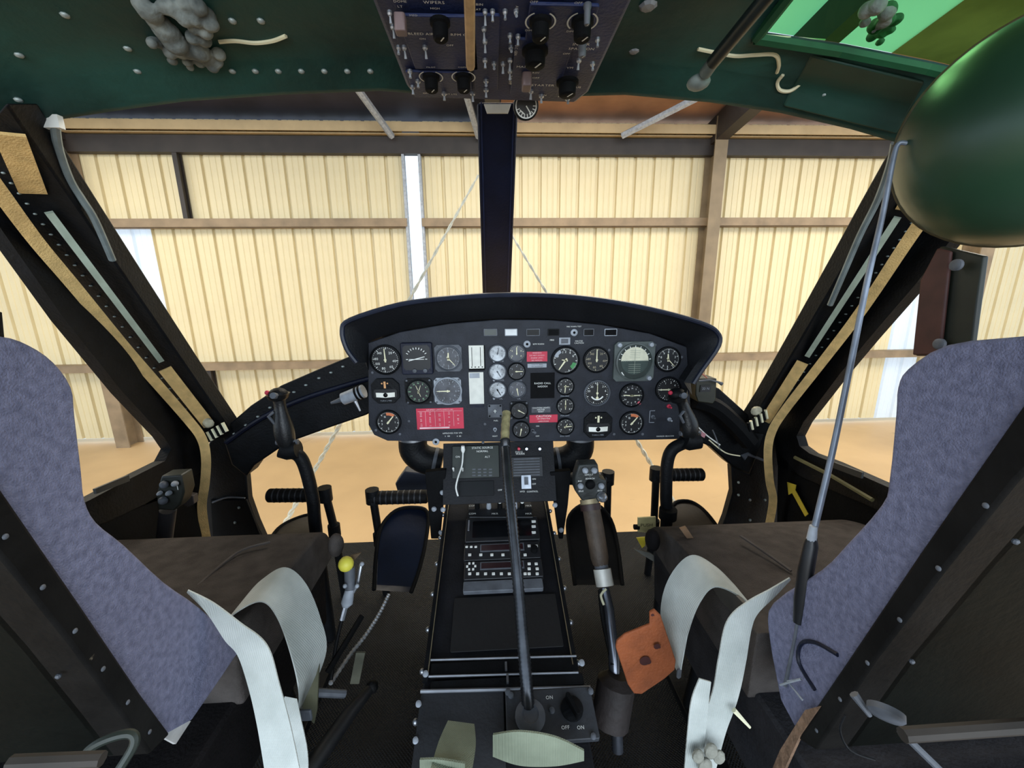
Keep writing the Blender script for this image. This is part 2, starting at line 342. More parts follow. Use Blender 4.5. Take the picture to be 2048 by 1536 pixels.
# overlay patch at the right with two rivets
L0 = [HC(1622 - 8 * i, 112 + 14.5 * i, .004) for i in range(8)]; L1 = [HC(1850 - 8 * i, 165 + 15 * i, .004) for i in range(8)]
m_ = MB(); m_.loft([[a_, b_, b_ + Vector((0, .003, .006)), a_ + Vector((0, .003, .006))] for a_, b_ in zip(L0, L1)]); pt = m_.build('ceiling_patch', mat('patch_green', '1a3d33', 0.55, 0, 0.35, 6, 0.1, 50, wear='3a6152', wearpos=0.70), cc, bevel=0.003)
rivets([HC(1665, 152, .005), HC(1648, 190, .005)], cc)
for a, b, r_ in ((1268, 103, 0.009), (1296, 12, 0.014)): MB().ball(HC(a, b), r_, 8, 4, (1, 1, 0.3)).build('paint_chip', LGREY, cc)
# ---- windshield centre post
def Yw(py): return min(1.24, 0.768 + (py - 265) * 0.00081)
cp = thing('trim_1', 'black windshield centre post', None, P(993, 600, Y=1.55), kind='structure')
pa = [P(952, 205, Y=0.98), P(1038, 205, Y=0.98)]; pb = [P(966, 640, Y=1.62), P(1020, 640, Y=1.62)]
def post(pa, pb, d): 
    m_ = MB(); return m_.loft([[pa[0], pa[1], pa[1] + Vector((-.012, d, d * .3)), pa[0] + Vector((.012, d, d * .3))], [pb[0], pb[1], pb[1] + Vector((-.012, d, d * .3)), pb[0] + Vector((.012, d, d * .3))]])
post(pa, pb, 0.05).build('post', NAVY, cp, bevel=0.006)  # navy tone puts the blue flare cast into the post's colour
for k in (0.12, 0.88):
    a = pa[0].lerp(pa[1], k); b = pb[0].lerp(pb[1], k); MB().tube([a + Vector((0, -.001, 0)), b + Vector((0, -.001, 0))], 0.002, 5).build('edge_bead', mat('bead_navy', '1b2440', 0.4), cp)
MB().prism([P(968, 208, Y=.97), P(1022, 208, Y=.97), P(1016, 226, Y=.985), P(974, 226, Y=.985)], (0, .004, 0)).build('placard', WHITE, cp)
# compass-like half dial under the console
# ---- side posts with cloth strips
def Yp(x, y): return Yw(y)
def strip(name, pl, mt, parent, wd, lift=0.010, th=0.006):
    cen = smooth_path([P(a, b, Y=Yw(b) - lift) for a, b in pl], 5); ws = []
    for i in range(len(cen)):
        t = cen[min(i + 1, len(cen) - 1)] - cen[max(i - 1, 0)]; v = (cen[i] - CAM).normalized(); ws.append(t.cross(v).normalized() * (wd / 2))
    return MB().ribbon(cen, ws, th / 2).build(name, mt, parent, smooth=True)
def mirror_px(pl): return pl
left = dict(pl=[(-70, 300), (-20, 365), (60, 462), (150, 575), (250, 695), (330, 790), (385, 852), (412, 885)], pr=[(10, 205), (44, 254), (110, 350), (190, 466), (270, 583), (350, 700), (420, 802), (468, 872)],
            tan=[(18, 268), (66, 385)], gry=[(98, 425), (322, 722)], low=[(330, 738), (418, 850)],
            yel=[(-30, 345), (0, 385), (73, 483), (148, 572), (246, 690), (309, 762), (375, 838), (403, 876), (412, 915), (410, 965), (404, 1010), (408, 1050), (414, 1085)],
            riv=[(7, 346), (372, 818)])
right = dict(pl=[(1898, 380), (1868, 420), (1810, 500), (1740, 600), (1670, 698), (1610, 778), (1566, 838), (1540, 872)], pr=[(1840, 280), (1815, 320), (1760, 410), (1700, 512), (1640, 614), (1580, 716), (1530, 800), (1490, 862)],
             tan=[(1838, 375), (1812, 420)], gry=[(1795, 435), (1615, 712)], low=[(1605, 725), (1530, 842)],
             yel=[(1870, 402), (1810, 490), (1720, 625), (1640, 730), (1570, 820), (1545, 860), (1536, 900), (1539, 960), (1546, 1000), (1538, 1052)],
             riv=[(1835, 430), (1560, 810)])
for nm, S, sgn in (('trim_2', left, -1), ('trim_3', right, 1)):
    t = thing(nm, 'black windshield side post with tan seal strips', None, P(S['pl'][-1][0], S['pl'][-1][1], Y=1.25), kind='structure')
    m_ = MB(); m_.loft([[P(a[0], a[1], Y=Yw(a[1])), P(b[0], b[1], Y=Yw(b[1])), P(b[0], b[1], Y=Yw(b[1])) + Vector((0, .05, .02)), P(a[0], a[1], Y=Yw(a[1])) + Vector((0, .05, .02))] for a, b in zip(S['pl'], S['pr'])]); m_.build('post', BLACK, t, bevel=0.004)
    strip('seal_strip', S['tan'], CLOTH, t, 0.036, 0.016); strip('rub_strip', S['gry'], mat('pale_green_strip', 'a9b5a3', 0.6, 0, 0.15, 30), t, 0.013, 0.016, 0.01)
    strip('seal_strip', S['low'], CLOTH, t, 0.030, 0.022); strip('door_seal', S['yel'], CLOTH, t, 0.024, 0.055, 0.012)
    rivets([P(S['riv'][0][0] + (S['riv'][1][0] - S['riv'][0][0]) * k / 23, S['riv'][0][1] + (S['riv'][1][1] - S['riv'][0][1]) * k / 23, Y=Yw(S['riv'][0][1] + (S['riv'][1][1] - S['riv'][0][1]) * k / 23) - 0.004) for k in range(24)], t, RIVS)
    # braided stripe cap at the foot of the post
    a, b = ((412, 876), (452, 852)) if sgn < 0 else ((1496, 855), (1535, 826))
    A_, B_ = P(a[0], a[1], Y=1.20), P(b[0], b[1], Y=1.20)
    for k in range(8):
        c = A_.lerp(B_, (k + .5) / 8); m_ = MB(); m_.tube([c + (B_ - A_) * .055 + Vector((-.008, 0, .011)), c - (B_ - A_) * .055 + Vector((.008, 0, -.013))], 0.0052, 6); m_.build('stripe', CREAM if k % 2 else BLACK2, t)
    cx = (415, 846) if sgn < 0 else (1513, 822)
    MB().ball(P(cx[0], cx[1], Y=1.21), 0.02, 8, 6, (1, .5, .8)).build('cloth_tuft', mat('dirty_cloth', 'b8b39b', 0.9, 0, 0.2, 60, 0.6, 80), t, smooth=True)
# ---- lower windshield sill, both sides, joined behind the glare shield
sl = thing('trim_4', 'black arched lower windshield frame with rivet lines', None, P(1000, 800, Y=1.35), kind='structure')
top = [(440, 862), (470, 838), (500, 812), (560, 772), (620, 746), (700, 713), (760, 694)]; bot = [(760, 815), (731, 831), (658, 856), (592, 880), (554, 900), (507, 932), (492, 954), (462, 930)]
Ys = lambda x, y: 1.24 + 0.12 * (1 - min(1, abs(x - 990) / 550))
slab(top + bot, Ys, 0.07).build('sill', BLACK, sl, bevel=0.006)
mid = [(452, 885), (520, 838), (600, 800), (700, 768), (760, 752)]
MB().tube(smooth_path([P(a, b, Y=Ys(a, b) - 0.004) for a, b in mid], 4), 0.008, 8).build('sill_bead', NAVY, sl, smooth=True)
rivets([P(a, b, Y=Ys(a, b) - 0.002) for a, b in ((468, 867), (492, 850), (516, 833), (540, 815), (588, 784), (612, 770), (638, 756), (662, 745), (686, 733))], sl)
top = [(1330, 720), (1385, 752), (1440, 778), (1500, 832), (1535, 858), (1520, 900)]; bot = [(1500, 950), (1463, 932), (1420, 893), (1385, 880), (1330, 850)]
slab(top + bot, Ys, 0.07).build('sill', BLACK, sl, bevel=0.006)
MB().tube(smooth_path([P(a, b, Y=Ys(a, b) - 0.03) for a, b in ((1390, 800), (1430, 815), (1470, 850), (1500, 885))], 4), 0.03, 8).build('sill_pad', BLACK2, sl, smooth=True)
# lower nose panels between door and chin window
slab([(440, 862), (492, 954), (496, 1000), (512, 1045), (532, 1090), (520, 1110), (395, 1110), (400, 960), (418, 885)], lambda x, y: 1.27, 0.03).build('nose_panel', BLACK, sl, bevel=0.004)
MB().tube(smooth_path([P(a, b, Y=1.262) for a, b in ((425, 1005), (455, 995), (490, 996))], 4), 0.003, 6).build('wire', GREY, sl)
slab([(420, 1000), (492, 1000), (525, 1085), (425, 1085)], lambda x, y: 1.262, 0.01).build('nose_box', BLACK2, sl, bevel=0.003)
slab([(1500, 950), (1463, 932), (1466, 985), (1452, 1035), (1436, 1075), (1700, 1090), (1660, 940), (1560, 860), (1530, 850)], lambda x, y: 1.27, 0.03).build('nose_panel', BLACK, sl, bevel=0.004)
for a, b in ((478, 1015), (470, 1045), (1477, 990), (1500, 1000), (1477, 965), (1510, 890), (1530, 1000), (1500, 1040)): MB().ball(P(a, b, Y=1.262), 0.005, 6, 4).build('screw_head', RIV, sl)
MB().tube([P(1485, 915, Y=1.25), P(1495, 908, Y=1.25), P(1530, 922, Y=1.25)], [0.012, 0.007, 0.004], 6).build('cable_clamp', GREY, sl)
# chin bubble rims and panes
for nm, pl, lab in (('window_2', [(492, 954), (507, 932), (592, 880), (700, 845), (800, 830), (880, 850), (880, 1090), (532, 1090), (512, 1045), (496, 1000)], 'clear chin window below the copilot pedals'),
                    ('window_3', [(1110, 850), (1250, 850), (1385, 880), (1420, 893), (1463, 932), (1466, 985), (1436, 1075), (1110, 1090)], 'clear chin window below the pilot pedals')):
    m_ = MB(); pts = [P(a, b, Y=1.62 - (0.10 if b < 900 else 0)) for a, b in pl]; m_.prism(pts, (0, 0.004, 0)); struct(m_.build(nm, CLEAR), lab)
# windshield panes
WSL = [(100, 243), (560, 190), (962, 200), (966, 640), (760, 690), (560, 772), (455, 850)]
WSR = [(1030, 200), (1420, 205), (1815, 290), (1500, 848), (1330, 760), (1020, 640)]
def Yg(x, y): return 0.97 + (y - 205) * (0.62 / 435) * (0.55 + 0.45 * (1 - min(1, abs(x - 990) / 560)))
for nm, pl, lab in (('window_4', WSL, 'clear windshield pane in front of the copilot'), ('window_5', WSR, 'clear windshield pane in front of the pilot')):
    m_ = MB(); pts = [P(a, b, Y=Yg(a, b)) for a, b in pl]; c = sum(pts, Vector()) / len(pts) + Vector((0, .06, 0)); k = len(pts)
    m_.add([c] + pts, [(0, i + 1, (i + 1) % k + 1) for i in range(k)]); struct(m_.build(nm, CLEAR, smooth=True), lab)
# ---- doors
def door(nm, lab, X, win, frame_out, low, sgn):
    d = thing(nm, lab, None, (X, 0.9, FZ), kind='structure')
    k = len(win); a = [P(x, y, X=X) for x, y in win]; b = [P(x, y, X=X) for x, y in frame_out]; th = Vector((0.03 * sgn, 0, 0))
    m_ = MB(); m_.loft([a, b, [p + th for p in b], [p + th for p in a], a], closed=False, caps=False); m_.build('door_frame', BLACK, d, smooth=True, angle=30)
    m_ = MB(); m_.prism([P(x, y, X=X + 0.015 * sgn) for x, y in win], (0.004 * sgn, 0, 0)); m_.build('pane', CLEAR, d)
    m_ = MB(); m_.prism([P(x, y, X=X) for x, y in low], (0.04 * sgn, 0, 0)); m_.build('door_skin', BLACK2, d, bevel=0.004)
    return d
wl = [(-240, 180), (-120, 320), (0, 455), (130, 640), (246, 785), (327, 873), (343, 897), (330, 922), (253, 961), (180, 1000), (0, 1085), (-260, 1200)]
fo = [(-240, 60), (-120, 220), (0, 372), (165, 580), (290, 735), (385, 850), (408, 905), (405, 970), (290, 1010), (215, 1045), (20, 1130), (-260, 1260)]
d1 = door('door_1', 'black copilot door with large clear window', -0.93, wl, fo, [(405, 940), (405, 1250), (-200, 1500), (-200, 1200), (0, 1120), (215, 1040), (290, 1005)], -1)
wr = [(2140, 200), (1990, 370), (1828, 572), (1737, 678), (1678, 750), (1607, 844), (1593, 872), (1599, 892), (1619, 907), (1666, 925), (1757, 966), (1950, 1050), (2150, 1140)]
fr_ = [(2050, 150), (1905, 350), (1790, 515), (1690, 645), (1630, 730), (1575, 815), (1548, 870), (1555, 930), (1600, 955), (1660, 980), (1745, 1020), (1930, 1100), (2150, 1200)]
d2 = door('door_2', 'black pilot door with large clear window', 0.98, wr, fr_, [(1555, 900), (1600, 950), (1745, 1012), (2150, 1190), (2150, 1500), (1550, 1250)], 1)
MB().prism([P(a, b, X=0.965) for a, b in ((1574, 964), (1592, 970), (1590, 980), (1616, 1028), (1610, 1033), (1584, 986), (1577, 990))], (0.002, 0, 0)).build('arrow_decal', YELLOW, d2, label='yellow arrow')
for d, q, X in ((d1, ((185, 978), (253, 950), (255, 962), (188, 988)), -0.915), (d2, ((1668, 925), (1724, 945), (1722, 957), (1666, 936)), 0.965)):
    MB().prism([P(a, b, X=X) for a, b in q], (0.006, 0, 0)).build('label_strip', mat('label_strip_dark', '2c2f30', 0.5), d)
MB().tube([P(a, b, X=0.96) for a, b in ((1590, 915), (1660, 950), (1745, 1000))], 0.006, 6).build('door_trim_strip', mat('worn_olive', '6f6a45', 0.6), d2)
# rear door post beside the pilot seat
rp = thing('trim_5', 'reddish brown rear door post with large fastener', None, P(1900, 700, X=0.95), kind='structure')
m_ = MB(); m_.prism([P(a, b, X=0.93) for a, b in ((1880, 492), (1967, 512), (1940, 712), (1830, 712), (1846, 560))], (0.012, 0, 0)); m_.build('post', mat('dark_olive_paint', '1d2219', 0.5, 0, 0.3, 14, wear='4a5040', wearpos=0.68), rp, bevel=0.003)
m_ = MB(); m_.prism([P(a, b, X=0.928) for a, b in ((1881, 496), (1908, 503), (1886, 710), (1831, 710), (1847, 560))], (-0.008, 0, 0)); m_.build('post_face', mat('red_brown_lit_side', '4a2a24', 0.6, 0, 0.3, 14, wear='54443a', wearpos=0.68), rp, bevel=0.003)  # red-brown plate puts the lit left part's tone into the colour
c = P(1912, 530, X=0.91); m_ = MB(frame(c, (0, -1, 0), (0, 0, 1))); m_.turned(0, 0, [(0.011, -.004), (0.011, .002), (0.008, .004), (0.003, .004)], 16); m_.build('fastener', GREY, rp, smooth=True)
c = P(1878, 688, X=0.91); m_ = MB(frame(c, (0, -1, 0), (0, 0, 1))); m_.turned(0, 0, [(0.011, -.004), (0.011, .002), (0.008, .004), (0.003, .004)], 16); m_.build('fastener', GREY, rp, smooth=True)
MB().prism([P(a, b, X=-0.95) for a, b in ((-60, 600), (4, 625), (10, 690), (-60, 700))], (-0.05, 0, 0)).build('trim_6', BLACK)
struct(bpy.data.objects['trim_6'], 'black rear door post beside the copilot seat')
# ================================================================== INSTRUMENT PANEL
PY = 1.06
ip = thing('instrument_panel', 'black instrument panel with round gauges, red placards and white cards', 'instrument panel', P(1060, 880, Y=PY))
def pp_(x, y, dy=0.0): return P(x, y, Y=PY - dy)
arch = [(736, 686), (800, 664), (900, 647), (1000, 639), (1100, 640), (1200, 649), (1300, 667), (1374, 694)]
outl = arch + [(1385, 878), (1190, 882), (1000, 884), (775, 882), (748, 870), (737, 850)]
m_ = MB(); m_.prism([pp_(a, b) for a, b in outl], (0, 0.012, 0)); m_.build('panel_plate', PANELM, ip, bevel=0.002)
# gauge case box behind the plate
m_ = MB(); m_.prism([pp_(a, b, -0.012) for a, b in [(760, 700), (900, 660), (1100, 655), (1300, 680), (1350, 700), (1355, 860), (770, 860)]], (0, 0.14, 0)); m_.build('instrument_cases', BLACK2, ip)
def FR(x, y, lift=0.0): return frame(pp_(x, y, lift), (1, 0, 0), (0, 0, 1))
def K(x, y): return (pp_(x + 1, y) - pp_(x - 1, y)).x / 2           # metres per picture pixel at this spot
SUBN = 0.0008
def gauge(x, y, d, nums=(), ticks=36, sweep=(225, -45), needles=((90, .8, .05),), bez=1.14, square=0, face=DIAL, ink=WHITE, ringc=None, label=None, numr=.66, ns=.26, name='gauge', rin=.80, cap=None, tick2=5):
    k = K(x, y); r = d / 2 * k; M_ = FR(x, y)
    m = MB(M_)
    if square: m.plate(0, 0, square * k, square * k, 0, 0.005, square * k * 0.10)
    m.turned(0, 0, [(r * bez, 0.0), (r * bez, 0.009), (r * 1.04, 0.011), (r * 1.0, 0.009), (r * 1.0, 0.0065), (r * 1.0, 0.0062)], 32)
    g = m.build(name, BLACK if not ringc else ringc, ip, smooth=True, angle=35, label=label)
    MB(M_).disc(0, 0, r * 1.01, 0.0066).build('dial_face', face, g)
    if ticks or nums:
        m = MB(M_); W_ = 0.0066 + SUBN
        for i in range(ticks):
            a = math.radians(sweep[0] + (sweep[1] - sweep[0]) * i / max(1, ticks - 1 if abs(sweep[1] - sweep[0]) < 359 else ticks)); ri = rin if i % tick2 == 0 else (rin + 1) / 2
            m.line(r * ri * math.cos(a), r * ri * math.sin(a), r * .95 * math.cos(a), r * .95 * math.sin(a), r * (.05 if i % tick2 == 0 else .03), W_)
        for a, t in nums: m.text(t, r * numr * math.cos(math.radians(a)), r * numr * math.sin(math.radians(a)), r * ns, W_)
        m.build('dial_marks', ink, g)
    for q in needles:
        a, ln, wd = q[:3]; a = math.radians(a); m = MB(M_); m.line(-r * .18 * math.cos(a), -r * .18 * math.sin(a), r * ln * math.cos(a), r * ln * math.sin(a), r * wd * 2.2, 0.0082, r * wd * 1.2)
        m.turned(0, 0, [(r * .10, 0.0075), (r * .10, 0.0095), (r * .05, 0.010)], 12); m.build('needle', q[3] if len(q) > 3 else CREAM, g)
    if square:
        for sx in (-1, 1):
            for sy in (-1, 1): m = MB(M_); m.turned(sx * square * k * .42, sy * square * k * .42, [(0.0028, 0.004), (0.0028, 0.0062), (0.001, 0.0066)], 8); m.build('screw', GREY, g)
    return g, M_, r
N12 = lambda a0, st, ts: [(a0 - i * st, t) for i, t in enumerate(ts)]
ASN = [(52, '20'), (-8, '40'), (-52, '60'), (-105, '80'), (-155, '100'), (172, '80'), (128, '140')]
gauge(772, 719, 54, ASN, 40, (85, -275), ((92, .85, .055),), label='airspeed indicator')
gauge(1192, 719, 46, ASN, 40, (85, -275), ((90, .9, .055),), ink=mat('aged_ink', 'b5ab90', 0.6), label='airspeed indicator')
ALT = [(90 - 36 * i, str(i)) for i in range(10)]
gauge(897, 716, 46, ALT, 50, (90, -270), ((88, .5, .08), (-48, .85, .04)), square=54, face=DIALM, ink=LGREY, ringc=GREY, label='grey bezelled altimeter')
gauge(1334, 718, 44, ALT, 50, (90, -270), ((95, .5, .08), (-45, .85, .04)), label='altimeter')
VS = [(180, '0'), (120, '1'), (75, '2'), (35, '4'), (-35, '4'), (-75, '2'), (-120, '1'), (0, '6')]
gauge(896, 781, 50, VS, 30, (180, -180), ((180, .85, .05),), square=54, face=DIALM, ringc=LGREY, label='vertical speed indicator with pale rim', ink=LGREY)
gauge(1335, 778, 44, VS, 30, (180, -180), ((180, .85, .06),), label='vertical speed indicator')
RA = [(120, '5'), (165, '0'), (-165, '1'), (-90, '2'), (0, 'T'), (-110, '2'), (60, '0')]
for x_, y_, d_ in ((778, 843, 44), (1262, 845, 42)):
    g, M_, r = gauge(x_, y_, d_, [(118, '15'), (165, '4'), (-165, '3'), (-92, '2'), (0, '1')], 50, (130, -200), ((50, .75, .07),), label='radar altimeter with orange arc', numr=.6)
    MB(M_).ring(0, 0, r * .66, r * .92, 0.0066 + SUBN * 1.3, 48, 100, 10).build('orange_arc', ORANGE, g)
GRN = mat('green_ink', 'a8d8ae', 0.6)
CARD = [(90, 'N'), (60, '3'), (30, '6'), (0, 'E'), (-30, '12'), (-60, '15'), (-90, 'S'), (-120, '21'), (-150, '24'), (180, 'W'), (150, '30'), (120, '33')]
g, M_, r = gauge(838, 782, 44, CARD, 60, (90, -270), ((70, .62, .03), (110, .62, .03), (-70, .5, .03)), ink=GRN, square=54, label='radio magnetic compass with green numerals', numr=.78, ns=.2, rin=.92)
g, M_, r = gauge(1262, 790, 42, CARD, 60, (90, -270), ((175, .8, .06), (2, .8, .06)), label='compass indicator with pink bug', numr=.7, ns=.2, rin=.9)
MB(M_).disc(r * .72, -r * .72, r * .17, 0.0085, 12).build('pink_bug', mat('pink_mark', 'e06a78', .6), g)
# course deviation indicator
g, M_, r = gauge(1193, 785, 46, [(90, '0'), (50, '3'), (130, '33'), (15, '6'), (165, '30')], 36, (90, -270), ((90, .8, .03),), ringc=GREY, label='course deviation indicator', numr=.74)
m = MB(M_); m.line(0, -r * .55, 0, r * .6, r * .05, .0092); m.disc(0, 0, r * .1, .0098, 10); m.disc(0, -r * .4, r * .12, .0098, 10); m.build('needle', CREAM, g)
MB(M_).ring(0, 0, r * .5, r * .62, .009, 210, 330, 14).build('curved_scale', WHITE, g)
# turn and slip
for x_, y_ in ((772, 781), (1195, 849)):
    k = K(x_, y_); M_ = FR(x_, y_); m = MB(M_); m.plate(0, 0, 56 * k, 52 * k, 0, .007, 12 * k); g = m.build('gauge', BLACK, ip, bevel=.0015, label='turn and slip indicator with white level bar')
    MB(M_).plate(0, -5 * k, 46 * k, 18 * k, .007, .008, 3 * k).build('bar_recess', DIAL, g)
    m = MB(M_)
    m.add([(-19 * k, -2.5 * k, .0092), (0, -3.6 * k, .0092), (19 * k, -2.5 * k, .0092), (18.5 * k, -12 * k, .0092), (0, -13.5 * k, .0092), (-18.5 * k, -12 * k, .0092)], [(0, 5, 4, 1), (1, 4, 3, 2)]); m.build('level_tube', mat('white_glass_tube', 'f2f0df', .3), g)
    m = MB(M_); m.ball((0, -8 * k, .0095), 4.6 * k, 12, 8, (1, 1, .5)); m.build('slip_ball', GLOSSB, g, smooth=True)
    m = MB(M_); m.line(0, 6 * k, 0, 20 * k, 4.2 * k, .0085); m.disc(-5.5 * k, 16 * k, 1.7 * k, .0085, 8); m.disc(5.5 * k, 16 * k, 1.7 * k, .0085, 8); m.build('turn_needle', mat('pale_orange', 'd9a06a', .6) if x_ < 900 else CREAM, g)
    MB(M_).text('TURN 2 MIN', 0, -20 * k, 4 * k, .0078).build('lettering', LGREY, g)
# copilot attitude indicator: deep black square
x_, y_ = 835, 716; k = K(x_, y_); M_ = FR(x_, y_); m = MB(M_); m.plate(0, 0, 62 * k, 64 * k, 0, .012, 2 * k); g = m.build('gauge', NAVY, ip, bevel=.002, label='square attitude indicator with black face')
MB(M_).plate(0, 2 * k, 54 * k, 50 * k, .012, .013, 5 * k).build('dial_face', DIAL, g)
m = MB(M_)
for i in range(9): a = math.radians(150 - i * 15); m.line(19 * k * math.cos(a), 19 * k * math.sin(a), 23 * k * math.cos(a), 23 * k * math.sin(a), 1.4 * k, .0136)
m.line(-21 * k, -1 * k, -17 * k, -1 * k, 1.4 * k, .0136); m.line(17 * k, -1 * k, 21 * k, -1 * k, 1.4 * k, .0136); m.build('dial_marks', WHITE, g)
m = MB(M_); m.line(-16 * k, -4 * k, 16 * k, 4 * k, 1.5 * k, .014); m.line(-15 * k, -1 * k, 15 * k, -1 * k, 1.2 * k, .0145); m.build('horizon_bars', WHITE, g)
for sx in (-5, 16): m = MB(M_); m.turned(sx * k, -24 * k, [(4.5 * k, .012), (4 * k, .018), (1.5 * k, .019)], 14); m.build('adjust_knob', GREY, g, smooth=True)
# pilot attitude indicator: big, cream sky over dark green ground
x_, y_ = 1266, 722; k = K(x_, y_); M_ = FR(x_, y_); m = MB(M_); m.plate(0, 0, 80 * k, 78 * k, 0, .010, 6 * k); m.turned(0, 0, [(37 * k, .010), (37 * k, .016), (34 * k, .017), (33 * k, .012)], 36); g = m.build('gauge', mat('worn_grey_green', '4a5250', .5, 0, .3, 30), ip, smooth=True, angle=35, label='large attitude indicator, cream sky over dark green ground')
MB(M_).disc(0, 0, 33.5 * k, .0125, 36).build('dial_ring', mat('dial_dark_green', '1e2a26', .5), g)
m = MB(M_); pts = [(27 * k * math.cos(math.radians(a)), 2 * k + 27 * k * math.sin(math.radians(a)), .0135) for a in range(0, 181, 9)]; m.add(pts, [tuple(range(len(pts)))]); m.build('sky_half', mat('sky_half_cream', 'd8d6bd', .5, 0, .1, 60), g)
m = MB(M_); pts = [(27 * k * math.cos(math.radians(a)), 2 * k + 27 * k * math.sin(math.radians(a)), .0135) for a in range(180, 361, 9)]; m.add(pts, [tuple(range(len(pts)))]); m.build('ground_half', mat('ground_half_green', '32413c', .5, 0, .2, 60), g)
m = MB(M_)
for i in range(14): m.line((-27 + i * 4) * k, 2 * k, (-25 + i * 4) * k, 2 * k, 1.6 * k, .0142)
for i in range(5): m.line(-10 * k, (8 + i * 3.6) * k, 10 * k, (8 + i * 3.6) * k, .5 * k, .0142); m.line(-12 * k, (-5 - i * 4) * k, 12 * k, (-5 - i * 4) * k, .6 * k, .0142)
m.line(0, -24 * k, 0, 26 * k, .7 * k, .0143); m.build('pitch_lines', mat('faded_ink', '8b9384', .6), g)
m = MB(M_)
for i in range(9): a = math.radians(170 - i * 20); m.line(28.5 * k * math.cos(a), 28.5 * k * math.sin(a), 32 * k * math.cos(a), 32 * k * math.sin(a), 1.4 * k, .0142)
m.line(-25 * k, -20 * k, -20 * k, -27 * k, 2 * k, .0142); m.build('dial_marks', WHITE, g)
for sx, sy in ((31, 33), (31, -33), (-31, 33)): m = MB(M_); m.turned(sx * k, sy * k, [(5 * k, .010), (4 * k, .017), (1.5 * k, .018)], 14); m.build('adjust_knob', LGREY, g, smooth=True)
# engine instruments in two columns, some faces paled to stand for glare on the glass
EN = [(210, '0'), (150, '2'), (90, '4'), (30, '6'), (-30, '8')]
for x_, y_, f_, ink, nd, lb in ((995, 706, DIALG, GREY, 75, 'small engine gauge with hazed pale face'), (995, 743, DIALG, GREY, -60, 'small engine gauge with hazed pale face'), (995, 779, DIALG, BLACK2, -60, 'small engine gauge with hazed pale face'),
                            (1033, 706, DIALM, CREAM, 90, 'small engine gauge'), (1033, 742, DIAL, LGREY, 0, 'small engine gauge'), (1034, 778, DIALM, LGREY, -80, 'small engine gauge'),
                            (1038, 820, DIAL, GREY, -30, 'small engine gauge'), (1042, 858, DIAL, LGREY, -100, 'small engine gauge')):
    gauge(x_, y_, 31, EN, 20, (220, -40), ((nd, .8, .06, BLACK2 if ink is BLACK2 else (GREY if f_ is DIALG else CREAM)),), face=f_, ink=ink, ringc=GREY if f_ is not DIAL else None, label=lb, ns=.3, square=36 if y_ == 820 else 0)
for y_, tx in ((722.5, 'TEMP'), (760.5, 'PRESS'), (797, 'OIL')):
    k = K(1000, y_); MB(FR(988, y_)).disc(0, 0, 2.4 * k, .001, 10).build('lamp_dot', LGREY, ip); MB(FR(1000, y_)).text(tx, 2 * k, 0, 4.5 * k, .001).build('lettering', LGREY, ip)
    MB(FR(1038, y_)).text(tx, 0, 0, 4.5 * k, .001).build('lettering', LGREY, ip)
# square grey gauge
x_, y_ = 990, 821; k = K(x_, y_); M_ = FR(x_, y_); m = MB(M_); m.plate(0, 0, 28 * k, 27 * k, 0, .005, 1.5 * k); g = m.build('gauge', GREY, ip, label='small square grey gauge plate')
m = MB(M_); m.line(-3 * k, 0, 3 * k, 0, 1.2 * k, .006); m.line(0, -4 * k, 0, 3 * k, 1.2 * k, .006); m.build('dial_marks', WHITE, g)
for sx in (-1, 1):
    for sy in (-1, 1): m = MB(M_); m.turned(sx * 11 * k, sy * 10.5 * k, [(2 * k, .005), (1.6 * k, .007)], 8); m.build('screw', BLACK2, g)
# torque and engine gauges right of centre
g, M_, r = gauge(1130, 720, 50, [(150, '0'), (90, '2'), (60, '4'), (30, '6'), (110, '1')], 44, (200, -90), ((-125, .9, .07), (170, .3, .05)), label='torque gauge with green and white arcs', numr=.7)
MB(M_).ring(0, 0, r * .6, r * .9, .0076, -52, -15, 8).build('green_arc', mat('green_arc', '3d8a4e', .5), g); MB(M_).ring(0, 0, r * .7, r * .95, .0077, 118, 160, 8).build('pale_arc', LGREY, g)
for x_, y_, nd in ((1130, 772, (-95, 0)), (1130, 811, (90, -90)), (1130, 852, (5, 60))):
    gauge(x_, y_, 31, [(215, '0'), (150, '2'), (90, '4'), (30, '6'), (-35, '8')], 28, (225, -45), ((nd[0], .8, .07), (nd[1], .45, .05)), label='small round engine gauge right of the radio call plate', ns=.28)
    MB(FR(1130, y_ + 20)).text('EXH TEMP' if y_ > 840 else 'PERCENT', 0, 0, 4 * K(1130, y_), .001).build('lettering', LGREY, ip)
def placard(x, y, wd, ht, mt, lines, ink=WHITE, sz=None, name='placard', label=None, th=.0015):
    k = K(x, y); M_ = FR(x, y); m = MB(M_); m.plate(0, 0, wd * k, ht * k, 0, th); o = m.build(name, mt, ip, label=label); n_ = len(lines)
    if n_:
        m = MB(M_); h = ht / n_
        for i, t in enumerate(lines):
            s_ = (sz[i] if isinstance(sz, (list, tuple)) else sz) or h * .75
            m.text(t, 0, (ht / 2 - h * (i + .5)) * k, s_ * k, th + .0006)
        m.build('lettering', ink, o)
    return o, M_, k
o, M_, k = placard(880.5, 837, 94, 44, RED, [], label='red limits table placard')
m = MB(M_); m.text('AIRSPEED LIMITS KNOTS IAS', 0, 19 * k, 4 * k, .0021)
for i in range(9):
    for j, cx in enumerate((-38, -20, -1, 18, 36)):
        if (i * 7 + j * 5) % 11 < 9 - j: m.text(str(120 - i * 7 - j * 3), cx * k, (13 - i * 3.4) * k, 3.6 * k, .0021)
for cx in (-29, -10, 8, 27): m.line(cx * k, -16 * k, cx * k, 16 * k, .5 * k, .0021)
